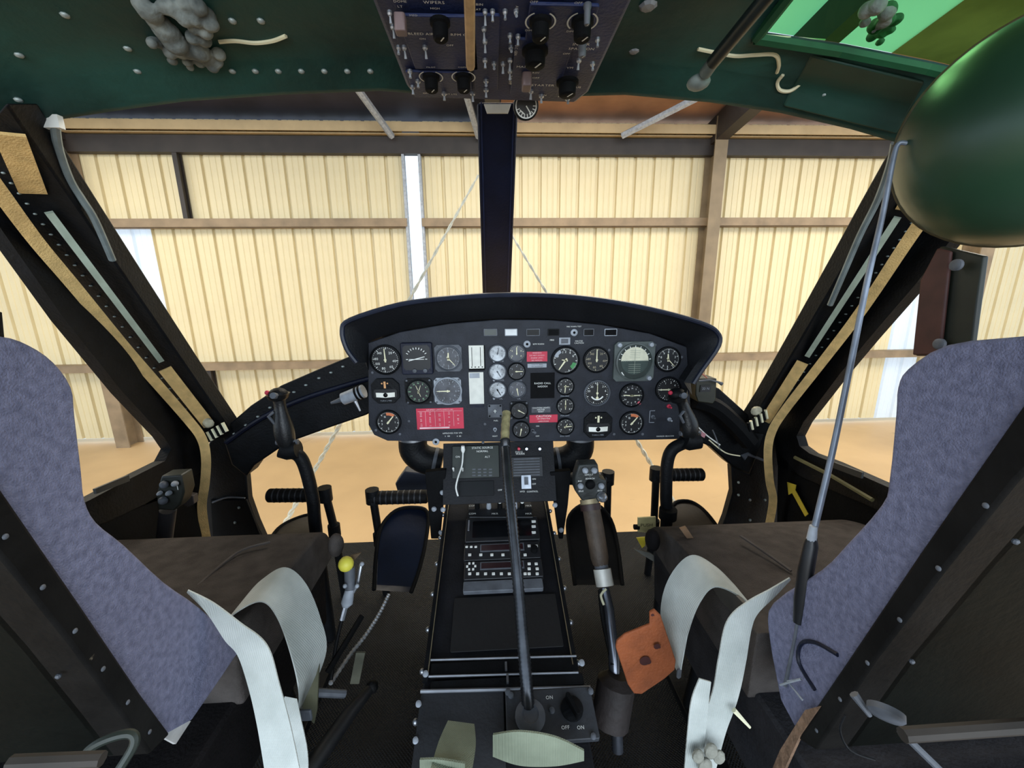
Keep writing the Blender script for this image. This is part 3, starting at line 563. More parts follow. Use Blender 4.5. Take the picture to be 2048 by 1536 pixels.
m.line(-44 * k, 15.8 * k, 44 * k, 15.8 * k, .5 * k, .0021); m.line(-42 * k, -19 * k, 18 * k, -19 * k, 3.2 * k, .0021); m.build('lettering', mat('pale_pink_ink', 'f0c3c8', .6), o)
placard(1074, 713, 41, 20, RED, ['WARNING', 'DO NOT EXCEED', 'ENGINE LIMITS', 'SEE MANUAL'], sz=3.6, label='small red warning placard', ink=mat('pale_pink_ink', 'f0c3c8', .6))
placard(1074, 731, 38, 8, LGREY, ['OPERATE LIMITS', 'PER HANDBOOK'], BLACK2, 2.8, label='grey lettered strip')
o, M_, k = placard(1085, 771, 48, 52, BLACK2, [], label='black radio call plate')
m = MB(M_); m.text('RADIO CALL', 0, 5 * k, 5.4 * k, .0021); m.text('N431XH', 0, -1.5 * k, 5.4 * k, .0021); m.build('lettering', WHITE, o)
placard(1082, 819, 38, 12, DIALM, ['CAUTION LIGHTS', 'MASTER', 'RESET'], WHITE, 4, label='grey text plate')
placard(1087, 837, 56, 16, RED, ['CAUTION', 'SEE OPERATING', 'LIMITATIONS'], sz=[6.5, 3.4, 3.4], label='red caution placard')
# white checklist cards in clips
PAPER = mat('paper_white', 'e4e4da', .8, 0, .06, 60, wear='8a8d8c', wearpos=.68)
o, M_, k = placard(953, 714, 30, 47, PAPER, [], label='white card in black frame', th=.003)
m = MB(M_); m.line(-9 * k, -18 * k, -9 * k, 20 * k, 1 * k, .0036); m.line(8 * k, -18 * k, 8 * k, 20 * k, 1 * k, .0036)
for i in range(4): m.disc((-10 + 7 * i) * k, -20 * k, 1.3 * k, .0036, 8)
m.build('lettering', BLACK2, o); m = MB(M_); m.line(-16 * k, -25 * k, 16 * k, -25 * k, 4 * k, .004); m.line(16 * k, -24 * k, 16 * k, 24 * k, 2 * k, .004); m.build('card_frame', BLACK2, o)
o, M_, k = placard(953, 776, 29, 65, PAPER, [], label='long white card with grey smudges', th=.003)
MB(M_).plate(-3 * k, 26 * k, 20 * k, 10 * k, .003, .0034).build('smudge', LGREY, o); MB(M_).plate(0, -36 * k, 26 * k, 7 * k, 0, .005).build('card_clip', NAVY, o)
# annunciators and jacks along the top
for x_, wd, mt, fr in ((981, 24, mat('lamp_green_black', '16281f', .3), GREY), (1022, 22, mat('lamp_white', 'd9dcdc', .3), LGREY), (1066, 24, GLOSSB, GREY), (1107, 20, BLACK2, BLACK), (1177, 18, GLOSSB, GREY), (1221, 22, GLOSSB, LGREY)):
    k = K(x_, 664); M_ = FR(x_, 664.5); m = MB(M_); m.plate(0, 0, (wd + 3) * k, 14 * k, 0, .003, .8 * k); g = m.build('annunciator', fr, ip); MB(M_).plate(0, 0, wd * k, 11 * k, .003, .0036).build('lens', mt, g)
for x_, y_ in ((1148, 665), (1054, 688), (872, 883)):
    k = K(x_, y_); M_ = FR(x_, y_); m = MB(M_); m.turned(0, 0, [(7 * k, 0), (7 * k, .003), (5.5 * k, .004), (2.6 * k, .004)], 18); g = m.build('press_button', LGREY, ip, smooth=True); MB(M_).disc(0, 0, 2.7 * k, .0042, 12).build('button_centre', BLACK2, g)
o, M_, k = placard(1129, 682, 22, 14, LGREY, [], label='white framed switch plate', th=.003); MB(M_).plate(0, 0, 14 * k, 9 * k, .003, .0036).build('switch_face', DIALM, o)
for x_, y_, t, sz in ((1077, 688, 'RPM WARN', 4), (1104, 680, 'FIRE', 4.5), (1148, 653, 'FIRE WARN TEST', 3.6), (1158, 682, 'MASTER', 4), (1158, 686, 'CAUTION', 4), (905, 866, 'APPROVED FOR VFR', 4), (895, 872, '2  100', 4), (918, 872, '4  80', 4), (992, 841, 'FUEL', 4), (990, 872, 'HEAT', 4), (1075, 852, 'ON', 4), (1075, 872, 'OFF', 4), (1330, 872, 'MARKER BEACON', 4)):
    MB(FR(x_, y_)).text(t, 0, 0, sz * K(x_, y_), .001).build('lettering', WHITE, ip)
for x_, y_ in ((745, 745), (752, 860), (818, 842), (822, 700), (800, 868), (970, 848), (1070, 865), (1218, 700), (1310, 690), (1363, 714), (1285, 868), (1228, 868), (1240, 690), (966, 885), (1372, 790), (750, 700)):
    m = MB(FR(x_, y_)); k = K(x_, y_); m.turned(0, 0, [(3 * k, 0), (2.6 * k, .002), (1 * k, .0024)], 10); m.build('screw', GREY, ip)
# toggle cluster at the lower right and toggles at the lower middle
k = K(1305, 833); M_ = FR(1305, 833); m = MB(M_)
m.ring(0, 0, 0, 0); m.line(-6 * k, -12 * k, -6 * k, 12 * k, 1.2 * k, .001); m.line(-6 * k, 12 * k, 4 * k, 12 * k, 1.2 * k, .001); m.line(-6 * k, -12 * k, 4 * k, -12 * k, 1.2 * k, .001); m.build('bracket_mark', LGREY, ip)
for x_, y_, mt in ((1305, 833, GREY), (1338, 838, LGREY), (1337, 812, RED), (990, 858, LGREY), (1065, 860, GREY)):
    m = MB(FR(x_, y_)); k = K(x_, y_); m.turned(0, 0, [(4 * k, 0), (4 * k, .004), (2 * k, .006), (1.3 * k, .012), (1.7 * k, .018)], 12); m.build('toggle_switch', mt, ip, smooth=True)
# ================================================================== GLARE SHIELD
oc = [(712, 726), (692, 698), (683, 662), (700, 640), (800, 609), (900, 596), (1000, 590), (1100, 591), (1200, 600), (1300, 618), (1400, 645), (1436, 665), (1439, 692), (1405, 742), (1388, 768)]
ic = [(736, 740), (735, 715), (736, 686), (745, 680), (800, 662), (900, 645), (1000, 637), (1100, 638), (1200, 647), (1300, 665), (1360, 686), (1374, 694), (1377, 720), (1380, 755), (1384, 790)]
oc = smooth_path([Vector((a, b, 0)) for a, b in oc], 4); ic = smooth_path([Vector((a, b, 0)) for a, b in ic], 4)
rim0 = [P(a.x, a.y, Y=.965) for a in oc]; inn = [P(a.x, a.y, Y=1.056) for a in ic]; cen = P(1060, 740, Y=.965)
midr = [P(a.x, a.y, Y=.972).lerp(cen, .05) + Vector((0, 0.012, 0)) for a in oc]
out1 = [p + (p - cen) * 0.015 + Vector((0, .02, 0)) for p in rim0]; out2 = [p + Vector((0, .36, -.03)) for p in rim0]; inn2 = [p + Vector((0, .30, -.03)) for p in inn]
m_ = MB(); m_.loft([inn2, inn, midr, rim0, out1, out2], closed=False, caps=False); gs = m_.build('glare_shield', mat('hood_black', '0f1116', .6, 0, .3, 8, .12, 180, wear='2e333d', wearpos=.66), ip, smooth=True, angle=60, label='black arched glare shield')
MB().tube([p + Vector((0, .004, 0)) for p in rim0], 0.006, 8).build('edge_roll', mat('edge_navy', '131a2c', .45, 0, .2, 30), gs, smooth=True)
# ================================================================== OVERHEAD CONSOLE
OZ = 2.195
oh = thing('overhead_console', 'overhead switch console, tinted blue like flare, with knobs and toggles', 'console', P(990, 100, Z=OZ))
OCM = mat('console_flare_blue', '1a2750', .55, 0, .35, 10, .12, 200, wear='36477a', wearpos=.68)  # blue lens-flare cast put into the console's colour
ft = [P(a, b, Z=OZ) for a, b in ((812, 172), (832, 197), (1150, 207), (1178, 185))]
bk = [Vector((ft[3].x, 0.15, OZ + .01)), Vector((ft[0].x, 0.15, OZ + .01))]
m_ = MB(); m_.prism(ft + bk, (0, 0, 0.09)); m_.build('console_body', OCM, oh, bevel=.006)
def FO(x, y, lift=0.0): return frame(P(x, y, Z=OZ - lift), (1, 0, 0), (0, -1, 0))
def KO(x, y): return (P(x + 1, y, Z=OZ) - P(x - 1, y, Z=OZ)).x / 2
def oplate(x, y, wd, ht):
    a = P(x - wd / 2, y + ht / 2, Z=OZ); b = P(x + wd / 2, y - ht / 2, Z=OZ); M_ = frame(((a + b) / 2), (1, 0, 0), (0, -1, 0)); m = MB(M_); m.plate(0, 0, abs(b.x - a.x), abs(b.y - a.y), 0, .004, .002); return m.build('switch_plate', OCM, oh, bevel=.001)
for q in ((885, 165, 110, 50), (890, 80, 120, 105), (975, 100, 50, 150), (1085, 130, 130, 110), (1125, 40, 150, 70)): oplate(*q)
def oknob(x, y, r, a0=None, mt=BLACK2, ptr=60):
    k = KO(x, y); M_ = FO(x, y, .004); m = MB(M_); m.turned(0, 0, [(r * k, 0), (r * k, .004), (r * .8 * k, .006), (r * .75 * k, .020), (r * .6 * k, .022)], 20); g = m.build('rotary_knob', mt, oh, smooth=True)
    a = math.radians(ptr); m = MB(M_); m.line(0, 0, r * .75 * k * math.cos(a), r * .75 * k * math.sin(a), r * .13 * k, .0226); m.build('pointer', WHITE, g)
    if a0: m = MB(M_); m.ring(0, 0, r * 1.25 * k, r * 1.4 * k, .0012, a0[0], a0[1], 20); m.ring(0, 0, r * 1.25 * k, r * 1.4 * k, .0012, a0[2], a0[3], 20); m.build('arc_mark', WHITE, oh)
A4 = (120, 225, -45, 60)
for x_, y_, r in ((862, 153, 17), (927, 153, 17), (1081, 42, 22), (1165, 42, 22)): oknob(x_, y_, r, A4)
for x_, y_, r in ((880, 42, 20), (1070, 100, 26), (1135, 163, 22), (1165, 78, 10), (1175, 8, 8)): oknob(x_, y_, r, None, GREY if r < 12 else BLACK2)
def otog(x, y, ln=16, mt=LGREY, tilt=.5):
    k = KO(x, y); M_ = FO(x, y, .004); m = MB(M_); m.turned(0, 0, [(5 * k, 0), (5 * k, .003), (3.2 * k, .005)], 10); g = m.build('toggle_switch', STEEL, oh)
    m = MB(M_); m.tube([(0, 0, .003), (0, tilt * .006, .006), (0, tilt * .010, .0115)], [1.6 * k, 1.8 * k, 2.8 * k], 8); m.build('lever', mt, g, smooth=True)
for x_, y_ in ((779, 22), (785, 50), (797, 92), (808, 92), (820, 140), (825, 172), (850, 92), (945, 92), (970, 20), (985, 20), (968, 55), (970, 80), (970, 118), (988, 125), (1006, 125), (1020, 140), (1010, 20), (1032, 20), (1020, 68), (1036, 70), (1022, 92), (1020, 118), (972, 160), (972, 178), (945, 185), (1062, 180), (1083, 190), (1135, 195), (1158, 118), (1195, 76), (1185, 125), (888, 185), (836, 160)): otog(x_, y_, tilt=random.uniform(-1, 1))
for x_, y_, wd, ht in ((1053, 150, 18, 26), (800, 30, 22, 20)):
    k = KO(x_, y_); MB(FO(x_, y_, .004)).plate(0, 0, wd * k, ht * k * 1.2, 0, .02, 3 * k).build('switch_guard', mat('guard_pinkish', '7d6a6a', .5), oh, bevel=.002)
for x_, y_, t, s_ in ((868, 4, 'WIPERS', 9), (870, 16, 'HIGH', 6), (800, 2, 'DOME', 7), (800, 12, 'LT', 7), (827, 30, 'MED', 6), (842, 67, 'BLEED AIR', 8), (925, 69, 'RPM OUT', 8), (845, 77, 'ON', 6), (900, 90, 'OFF', 6), (952, 8, 'CABIN', 7), (952, 18, 'HEAT', 6), (1068, 3, 'OFF', 7), (1157, 5, 'OFF', 7), (1057, 60, 'DIM', 6), (1140, 62, 'DIM', 6), (1046, 133, 'MAIN', 8), (1086, 170, 'STARTER', 8), (1072, 145, 'RSV', 6), (1072, 155, 'OFF', 6), (1085, 190, 'GEN', 6), (1163, 88, 'INVTR', 9), (1163, 97, 'SPARE ON', 8), (1133, 107, 'OFF', 6), (1140, 135, 'VM', 7), (1154, 174, 'BUS', 7), (1128, 193, 'NORM', 6), (862, 134, 'PILOT', 5), (927, 134, 'COPLT', 5), (900, 188, 'INST LTS', 5), (852, 186, 'OFF', 5)):
    MB(FO(x_, y_, .0046)).text(t, 0, 0, s_ * 1.3 * KO(x_, y_), .0004).build('lettering', WHITE, oh)
for x_, y_, t in ((1032, 100, 'D.C. GEN'), (1021, 160, 'D.C. AMP'), (1034, 15, 'AC')):
    MB(FO(x_, y_, .0046)).text(t, 0, 0, 8 * KO(x_, y_), .0004, ang=-math.pi / 2).build('lettering', WHITE, oh)
# half-round gauge hanging at the front edge and switch key
M_ = frame(P(1052, 212, Y=.875), (1, 0, 0), (0, -.35, 1)); k = .0011
m = MB(M_); m.turned(0, 0, [(22 * k, -.02), (22 * k, .004), (20 * k, .006), (19 * k, .003)], 24); g = m.build('gauge', BLACK, oh, smooth=True); m = MB(M_); m.disc(0, 0, 19 * k, .0035); m.build('dial_face', DIAL, g)
m = MB(M_); m.ring(0, 0, 17 * k, 19 * k, .004)
for i in range(9): a = math.radians(200 + i * 20); m.line(12 * k * math.cos(a), 12 * k * math.sin(a), 17 * k * math.cos(a), 17 * k * math.sin(a), 1.4 * k, .004)
m.line(0, 0, 9 * k, -12 * k, 2 * k, .0045); m.line(-11 * k, -6 * k, -3 * k, -12 * k, 2 * k, .0045); m.build('dial_marks', WHITE, g)
# tan rod clipped lengthwise along the console
rd = MB().tube([P(941, 133, Z=OZ - .035), P(940, 60, Z=OZ - .035), P(938, -60, Z=OZ - .035)], 0.0062, 8).build('pointer_rod', mat('tan_wood', 'b99468', .6, 0, .2, 60), smooth=True); tag(rd, 'tan wooden rod lying along the overhead console', 'rod')
# ================================================================== CENTRE PEDESTAL
PB = Vector((0.004, 0.50, 1.113)); PT = Vector((0.004, 1.06, 1.256))   # rear and front end of the sloping top
vdir = (PT - PB).normalized(); PM = frame(PB, (1, 0, 0), vdir); PMI = PM.inverted(); plen = (PT - PB).length
pd = thing('centre_pedestal', 'black centre pedestal with radio stack running back from the instrument panel', 'pedestal', (0.004, 0.75, FZ))
def PP(x, y):                                                        # sight line onto the pedestal top, as (u, v)
    d = ray(x, y); n_ = PM.to_3x3() @ Vector((0, 0, 1)); s_ = (PB - CAM).dot(n_) / d.dot(n_); q = PMI @ (CAM + d * s_); return q.x, q.y
def KP(x, y): return (PP(x + 1, y)[0] - PP(x - 1, y)[0]) / 2
PEDM = mat('pedestal_black', '15161a', .6, 0, .3, 20, .12, 200, spec=.25, wear='3b3f45', wearpos=.72)
HW = 0.146
m_ = MB(); m_.prism([(-HW, PT.y, PT.z), (-HW, PB.y - .05, PB.z - .0125), (-HW, PB.y - .05, FZ), (-HW, PT.y, FZ)], (2 * HW, 0, 0)); m_.v = [(v[0] + .004, v[1], v[2] - .003) for v in m_.v]; m_.build('pedestal_body', PEDM, pd, bevel=.003)
for sx in (-1, 1):                                                  # bright edge rails with stud heads
    m_ = MB(PM); m_.plate(sx * (HW - .004), plen * .5 + .06, .010, plen * .82, 0, .006); m_.build('edge_rail', BLACK, pd)
    m_ = MB(PM); m_.line(sx * (HW - .008), plen * .22, sx * (HW - .008), plen * .98, .0018, .0064); m_.build('rail_edge_strip', mat('brass_edge', '8b8068', .4, .5), pd)  # thin brass-toned line along each rail
    for i in range(7):
        c = PM @ Vector((sx * (HW + .006), plen * (.10 + .14 * i), -.012)); MB().ball(c, .006, 8, 5).build('stud', STEEL, pd, smooth=True)
def unit(x0, x1, y0, y1, h, mt, name, label=None, bev=.0015):        # boxes given by their picture extent on the pedestal top
    a = PP((x0 + x1) / 2, y1); b = PP((x0 + x1) / 2, y0); u0 = PP(x0, (y0 + y1) / 2)[0]; u1 = PP(x1, (y0 + y1) / 2)[0]
    m_ = MB(PM); m_.plate((u0 + u1) / 2, (a[1] + b[1]) / 2, u1 - u0, b[1] - a[1], 0, h, .002); o = m_.build(name, mt, pd, bevel=bev, label=label)
    return o, (u0, u1, a[1], b[1])
RAD = mat('radio_black', '1c1e22', .5, 0, .2, 40, .06, 300); SCR = mat('dark_screen', '07090c', .15, 0, .1, 30); RSCR = mat('dark_red_display', '2a1518', .2, 0, .15, 30); SIL = mat('satin_edge', '8d9096', .4, .5)
def keys(o, x0, x1, y, n_, h, wd=8, ht=4, mt=WHITE):
    for i in range(n_):
        x_ = x0 + (x1 - x0) * i / max(1, n_ - 1); u, v = PP(x_, y); k = KP(x_, y); m_ = MB(PM); m_.plate(u, v, wd * k, ht * k * 1.2, h, h + .002, .3 * k); m_.build('key', mt, o)
# audio panel with knobs
o, e = unit(937, 1063, 1004, 1042, .012, RAD, 'audio_panel')
for x_, mt in ((955, WHITE), (978, LGREY), (1000, WHITE), (1030, LGREY), (1044, WHITE)):
    u, v = PP(x_, 1022); k = KP(x_, 1022); m_ = MB(PM); m_.turned(u, v, [(5 * k, .012), (5 * k, .020), (4 * k, .032), (2 * k, .033)], 14); m_.build('knob', BLACK2 if mt is WHITE else LGREY, o, smooth=True)
    m_ = MB(PM); m_.turned(u, v, [(3.6 * k, .0325), (3.6 * k, .036), (1.5 * k, .037)], 12); m_.build('knob_cap', mt, o, smooth=True)
for i in range(6):
    x_ = 962 + i * 17; u, v = PP(x_, 1010); k = KP(x_, 1010); m_ = MB(PM); m_.tube([(u, v, .012), (u, v + .002, .030)], [.0016, .0022], 6); m_.build('toggle', WHITE, o)
for x_, y_ in ((945, 1018), (945, 1034), (1057, 1018), (1057, 1034), (990, 1034)):
    u, v = PP(x_, y_); m_ = MB(PM); m_.text('COM' if x_ < 950 else 'MKR', u, v, 6 * KP(x_, y_), .0126); m_.build('lettering', WHITE, o)
# navigator with large dark screen
o, e = unit(932, 1077, 1043, 1090, .016, RAD, 'navigator')
a = PP(945, 1085); b = PP(1060, 1048); m_ = MB(PM); m_.plate((a[0] + b[0]) / 2, (a[1] + b[1]) / 2, b[0] - a[0], b[1] - a[1], .016, .0175, .002); m_.build('screen', SCR, o)
m_ = MB(PM); a = PP(940, 1043); b = PP(1065, 1043); m_.line(a[0], a[1] - .001, b[0], b[1] - .001, .003, .0168); m_.build('bright_edge', SIL, o); keys(o, 1067, 1067, 1052, 1, .016); keys(o, 1067, 1067, 1062, 1, .016); keys(o, 1067, 1067, 1074, 1, .016); keys(o, 938, 938, 1060, 1, .016, 3, 22, SIL)
# two radios with red-brown displays
for y0, y1, nk in ((1092, 1126, 6), (1128, 1164, 8)):
    o, e = unit(929, 1080 if y0 < 1110 else 1085, y0, y1, .014, RAD, 'radio_unit')
    a = PP(963, y0 + 18); b = PP(1045, y0 + 4); m_ = MB(PM); m_.plate((a[0] + b[0]) / 2, (a[1] + b[1]) / 2, b[0] - a[0] + .006, b[1] - a[1] + .006, .014, .0155); m_.build('display_bezel', GREY, o)
    m_ = MB(PM); m_.plate((a[0] + b[0]) / 2, (a[1] + b[1]) / 2, b[0] - a[0], b[1] - a[1], .0155, .0162); m_.build('display', RSCR, o)
    keys(o, 940, 1050, y1 - 8, nk, .014, 6, 4); keys(o, 1058, 1072, y0 + 8, 2, .014, 6, 4)
    if y0 > 1110:
        keys(o, 1058, 1074, y0 + 18, 2, .014, 6, 4); keys(o, 1058, 1074, y0 + 28, 2, .014, 6, 4)
        u, v = PP(943, y0 + 13); k = KP(943, y0 + 13)
        for i in range(6): an = i * math.pi / 3; m_ = MB(PM); m_.plate(u + 8 * k * math.cos(an), v + 8 * k * math.sin(an), 4 * k, 4 * k, .014, .016); m_.build('key', WHITE, o)
    else:
        u, v = PP(1068, y0 + 17); k = KP(1068, y0 + 17); m_ = MB(PM); m_.turned(u, v, [(7 * k, .014), (6.5 * k, .026), (3 * k, .027)], 16); m_.build('knob', BLACK2, o, smooth=True); keys(o, 934, 952, y0 + 10, 3, .014, 5, 3)
unit(927, 1086, 1166, 1187, .012, GREY, 'blank_plate')
# dark bay, slot with silver edges, then rear panel
o, e = unit(905, 1120, 1192, 1300, .002, mat('bay_floor', '0c0c0e', .7, 0, .3, 12, .1, 80), 'empty_bay')
o, e = unit(862, 1156, 1322, 1352, .006, BLACK2, 'slot_cover'); 
for y_, x0, x1, wd in ((1321, 862, 1152, .0025), (1354, 858, 1156, .0025), (1384, 842, 1180, .004)):
    a = PP(x0, y_ + 3); b = PP(x1, y_ - 5); m_ = MB(PM); m_.tube([(a[0], a[1], .007), (b[0], b[1], .007)], wd * .8, 6); m_.build('silver_edge', SIL, pd)
unit(862, 1168, 1356, 1380, .005, BLACK, 'cover_strip')
for x_, y_ in ((1012, 1338), (1015, 1363)): u, v = PP(x_, y_); m_ = MB(PM); m_.plate(u, v, .004, .014, .005, .012); m_.build('latch', STEEL, pd)
RP = mat('rear_plate_grey', '33363b', .6, 0, .3, 14, .12, 150, wear='6e737a', wearpos=.70)
unit(832, 1010, 1386, 1560, .006, mat('rear_plate_dark', '232529', .65, 0, .3, 14, .12, 150), 'rear_plate')
o, e = unit(1012, 1190, 1384, 1490, .012, RP, 'switch_panel')
u, v = PP(1143, 1425); k = KP(1143, 1425); m_ = MB(PM); m_.turned(u, v, [(22 * k, .012), (22 * k, .016), (14 * k, .018)], 20); m_.build('selector_base', BLACK, o, smooth=True)
m_ = MB(PM @ Matrix.Translation((u, v, 0)) @ Matrix.Rotation(math.radians(25), 4, 'Z')); m_.plate(0, 0, 9 * k, 42 * k, .016, .034, 3 * k); m_.build('selector_knob', BLACK2, o, bevel=.002)
for x_, y_, t in ((1098, 1402, 'ON'), (1130, 1462, 'OFF'), (1160, 1462, 'ON')): q = PP(x_, y_); m_ = MB(PM); m_.text(t, q[0], q[1], 9 * KP(x_, y_), .0126); m_.build('lettering', WHITE, o)
for x_, y_ in ((1103, 1428), (1022, 1398), (1180, 1390), (1185, 1480), (1016, 1392)):
    q = PP(x_, y_); kk = KP(x_, y_); m_ = MB(PM); m_.turned(q[0], q[1], [(6 * kk, .012), (5 * kk, .016), (2 * kk, .017)], 12); m_.build('screw', GREY, o, smooth=True)
for x_, y_ in ((838, 1412), (832, 1485), (852, 1352), (1163, 1330)):
    q = PP(x_, y_); kk = KP(x_, y_); m_ = MB(PM); m_.turned(q[0], q[1], [(6 * kk, .006), (5 * kk, .011), (2 * kk, .012)], 12); m_.build('stud', LGREY, pd, smooth=True)
# hose collar on the switch panel
u, v = PP(1060, 1440); k = KP(1060, 1440); m_ = MB(PM); m_.turned(u, v, [(30 * k, .012), (30 * k, .016), (24 * k, .020), (17 * k, .022), (15 * k, .020)], 24); m_.build('hose_collar', GREY, o, smooth=True)
# ---- gooseneck hose
gn = thing('gooseneck_lamp', 'ribbed flexible gooseneck rising from the pedestal to the instrument panel', 'lamp', P(1058, 1436, Y=.548))
path = smooth_path([P(1058, 1440, Y=.548), P(1054, 1380, Y=.565), P(1043, 1250, Y=.63), P(1032, 1120, Y=.70), P(1020, 1000, Y=.775), P(1013, 920, Y=.84), P(1010, 880, Y=.88)], 30)
m_ = MB(); m_.tube(path, [.0119 if i % 2 else .0103 for i in range(len(path))], 10); m_.build('flexible_hose', mat('hose_black_steel', '4a4c50', .28, .8, .25, 30), gn, smooth=True, angle=80)
path = smooth_path([P(1010, 880, Y=.88), P(1011, 850, Y=.915), P(1013, 826, Y=.945)], 8)
m_ = MB(); m_.tube(path, [.0105 if i % 4 else .0115 for i in range(len(path))], 10); m_.build('clear_tip', mat('yellowed_plastic', '8f8762', .3, 0, .4, 60), gn, smooth=True)
# ================================================================== lower centre panel under the instrument panel
lc = thing('lower_centre_panel', 'black lower centre switch panel between panel and pedestal', 'switch panel', P(1000, 990, Y=1.0))
TB = (P(895, 884, Y=1.065), P(1095, 884, Y=1.065)); BB = (P(888, 990, Y=1.0), P(1112, 985, Y=1.0))
LO = (TB[0] + TB[1] + BB[0] + BB[1]) / 4; LM = frame(LO, (1, 0, 0), ((TB[0] + TB[1]) - (BB[0] + BB[1])).normalized())
def LP(x, y):
    d = ray(x, y); n_ = LM.to_3x3() @ Vector((0, 0, 1)); s_ = (LO - CAM).dot(n_) / d.dot(n_); q = LM.inverted() @ (CAM + d * s_); return q.x, q.y
def lbox(x0, x1, y0, y1, h0, h1, mt, name, par, label=None):
    a = LP((x0 + x1) / 2, y1); b = LP((x0 + x1) / 2, y0); u0 = LP(x0, (y0 + y1) / 2)[0]; u1 = LP(x1, (y0 + y1) / 2)[0]; m_ = MB(LM); m_.plate((u0 + u1) / 2, (a[1] + b[1]) / 2, u1 - u0, b[1] - a[1], h0, h1); return m_.build(name, mt, par, bevel=.001, label=label)
kk = .00125
lbox(886, 1110, 884, 1006, -.045, 0, PEDM, 'panel_plate', lc)
cp_ = lbox(905, 998, 892, 956, 0, .008, mat('caution_panel_green', '182019', .45, 0, .3, 30), 'caution_panel', lc)
for i in range(4):
    for j in range(3): q = LP(948 + i * 11, 939 + j * 6); m_ = MB(LM); m_.plate(q[0], q[1], 7 * kk, 3 * kk, .008, .009); m_.build('caption', GREY, cp_)
for x_ in (908, 926): q = LP(x_, 942); m_ = MB(LM); m_.tube([(q[0], q[1], .008), (q[0], q[1] + .006, .022)], [.002, .003], 8); m_.build('toggle', WHITE, cp_)
for x_, y_, t in ((965, 896, 'STATIC SOURCE'), (965, 903, 'NORMAL'), (916, 914, 'ON'), (975, 914, 'ALT'), (1040, 908, 'WARN')): q = LP(x_, y_); m_ = MB(LM); m_.text(t, q[0], q[1], 6 * kk, .0086); m_.build('lettering', WHITE, lc)
sp_ = lbox(1022, 1085, 914, 954, 0, .006, RAD, 'speaker_grille', lc)
for i in range(7): q = LP(1053, 918 + i * 5.4); m_ = MB(LM); m_.plate(q[0], q[1], 58 * kk, 2 * kk, .006, .0075); m_.build('slat', GREY, sp_)
lbox(918, 988, 962, 992, 0, .0015, GLOSSB, 'open_recess', lc)
q_ = lbox(1042, 1062, 950, 978, 0, .010, STEEL, 'guarded_switch', lc); q = LP(1052, 962); m_ = MB(LM); m_.plate(q[0], q[1], .010, .02, .010, .016); m_.build('switch_guard', GREY, q_)
for x_ in (1037, 1052, 1078): q = LP(x_, 895); m_ = MB(LM); m_.tube([(q[0], q[1], 0), (q[0], q[1] - .006, .02)], [.003, .004], 8); m_.build('toggle', STEEL if x_ > 1040 else RED, lc)
for x_, y_, t in ((1065, 983, 'CONTROL'), (1045, 983, 'HYD'), (1000, 980, 'OFF'), (1068, 958, 'ON'), (1068, 968, 'OFF'), (1038, 904, 'FORCE')): q = LP(x_, y_); m_ = MB(LM); m_.text(t, q[0], q[1], 5 * kk, .0008); m_.build('lettering', WHITE, lc)
# brackets carrying the panel
for pl in ([(850, 945), (892, 940), (888, 990), (880, 1078), (862, 1078), (856, 1010)], [(1100, 945), (1142, 942), (1136, 1010), (1126, 1078), (1118, 1078), (1106, 990)]):
    slab(pl, 1.02, .02).build('bracket', BLACK2, lc, bevel=.002)
for x_, y_ in ((868, 1018), (886, 1019), (882, 1065), (885, 985), (1110, 1010), (1122, 1060)): m_ = MB(frame(P(x_, y_, Y=1.016), (1, 0, 0), (0, 0, 1))); m_.turned(0, 0, [(.0075, 0), (.006, .004), (.0025, .005)], 12); m_.build('bolt', LGREY, lc, smooth=True)
# ---- defog duct elbows
for lab, pl in (('black defog duct elbow below the left half of the panel', [(826, 872), (828, 900), (848, 918), (884, 926)]), ('black defog duct elbow below the right half of the panel', [(1160, 872), (1158, 900), (1136, 918), (1104, 924)])):
    d = thing('defog_duct', lab, 'duct', P(pl[-1][0], pl[-1][1], Y=1.16)); pa_ = smooth_path([P(a, b, Y=1.16) for a, b in pl], 6)
    m_ = MB(); m_.tube(pa_, .043, 16); m_.build('elbow', BLACK, d, smooth=True)
    m_ = MB(); m_.tube([pa_[0] + Vector((0, 0, .004)), pa_[0] + Vector((0, 0, -.006))], .0445, 18); m_.build('clamp_band', STEEL, d, smooth=True)
    m_ = MB(); m_.tube([pa_[-4], pa_[-3]], .0445, 18); m_.build('clamp_band', GREY, d, smooth=True)
# ---- white charging lead
wc = thing('charging_cable', 'thin white charging cable with plug hanging from the caution panel', 'cable', P(918, 990, Y=.98))
a = P(926, 900, Y=1.03); MB().tube([a + Vector((0, 0, .012)), a, a - Vector((0, 0, .008))], [.0045, .006, .003], 8).build('plug', WHITE, wc, smooth=True)
MB().tube(smooth_path([P(926, 905, Y=1.03), P(924, 930, Y=1.01), P(916, 955, Y=.985), P(912, 975, Y=.975), P(916, 992, Y=.97)], 5), .0022, 6).build('lead', WHITE, wc, smooth=True)
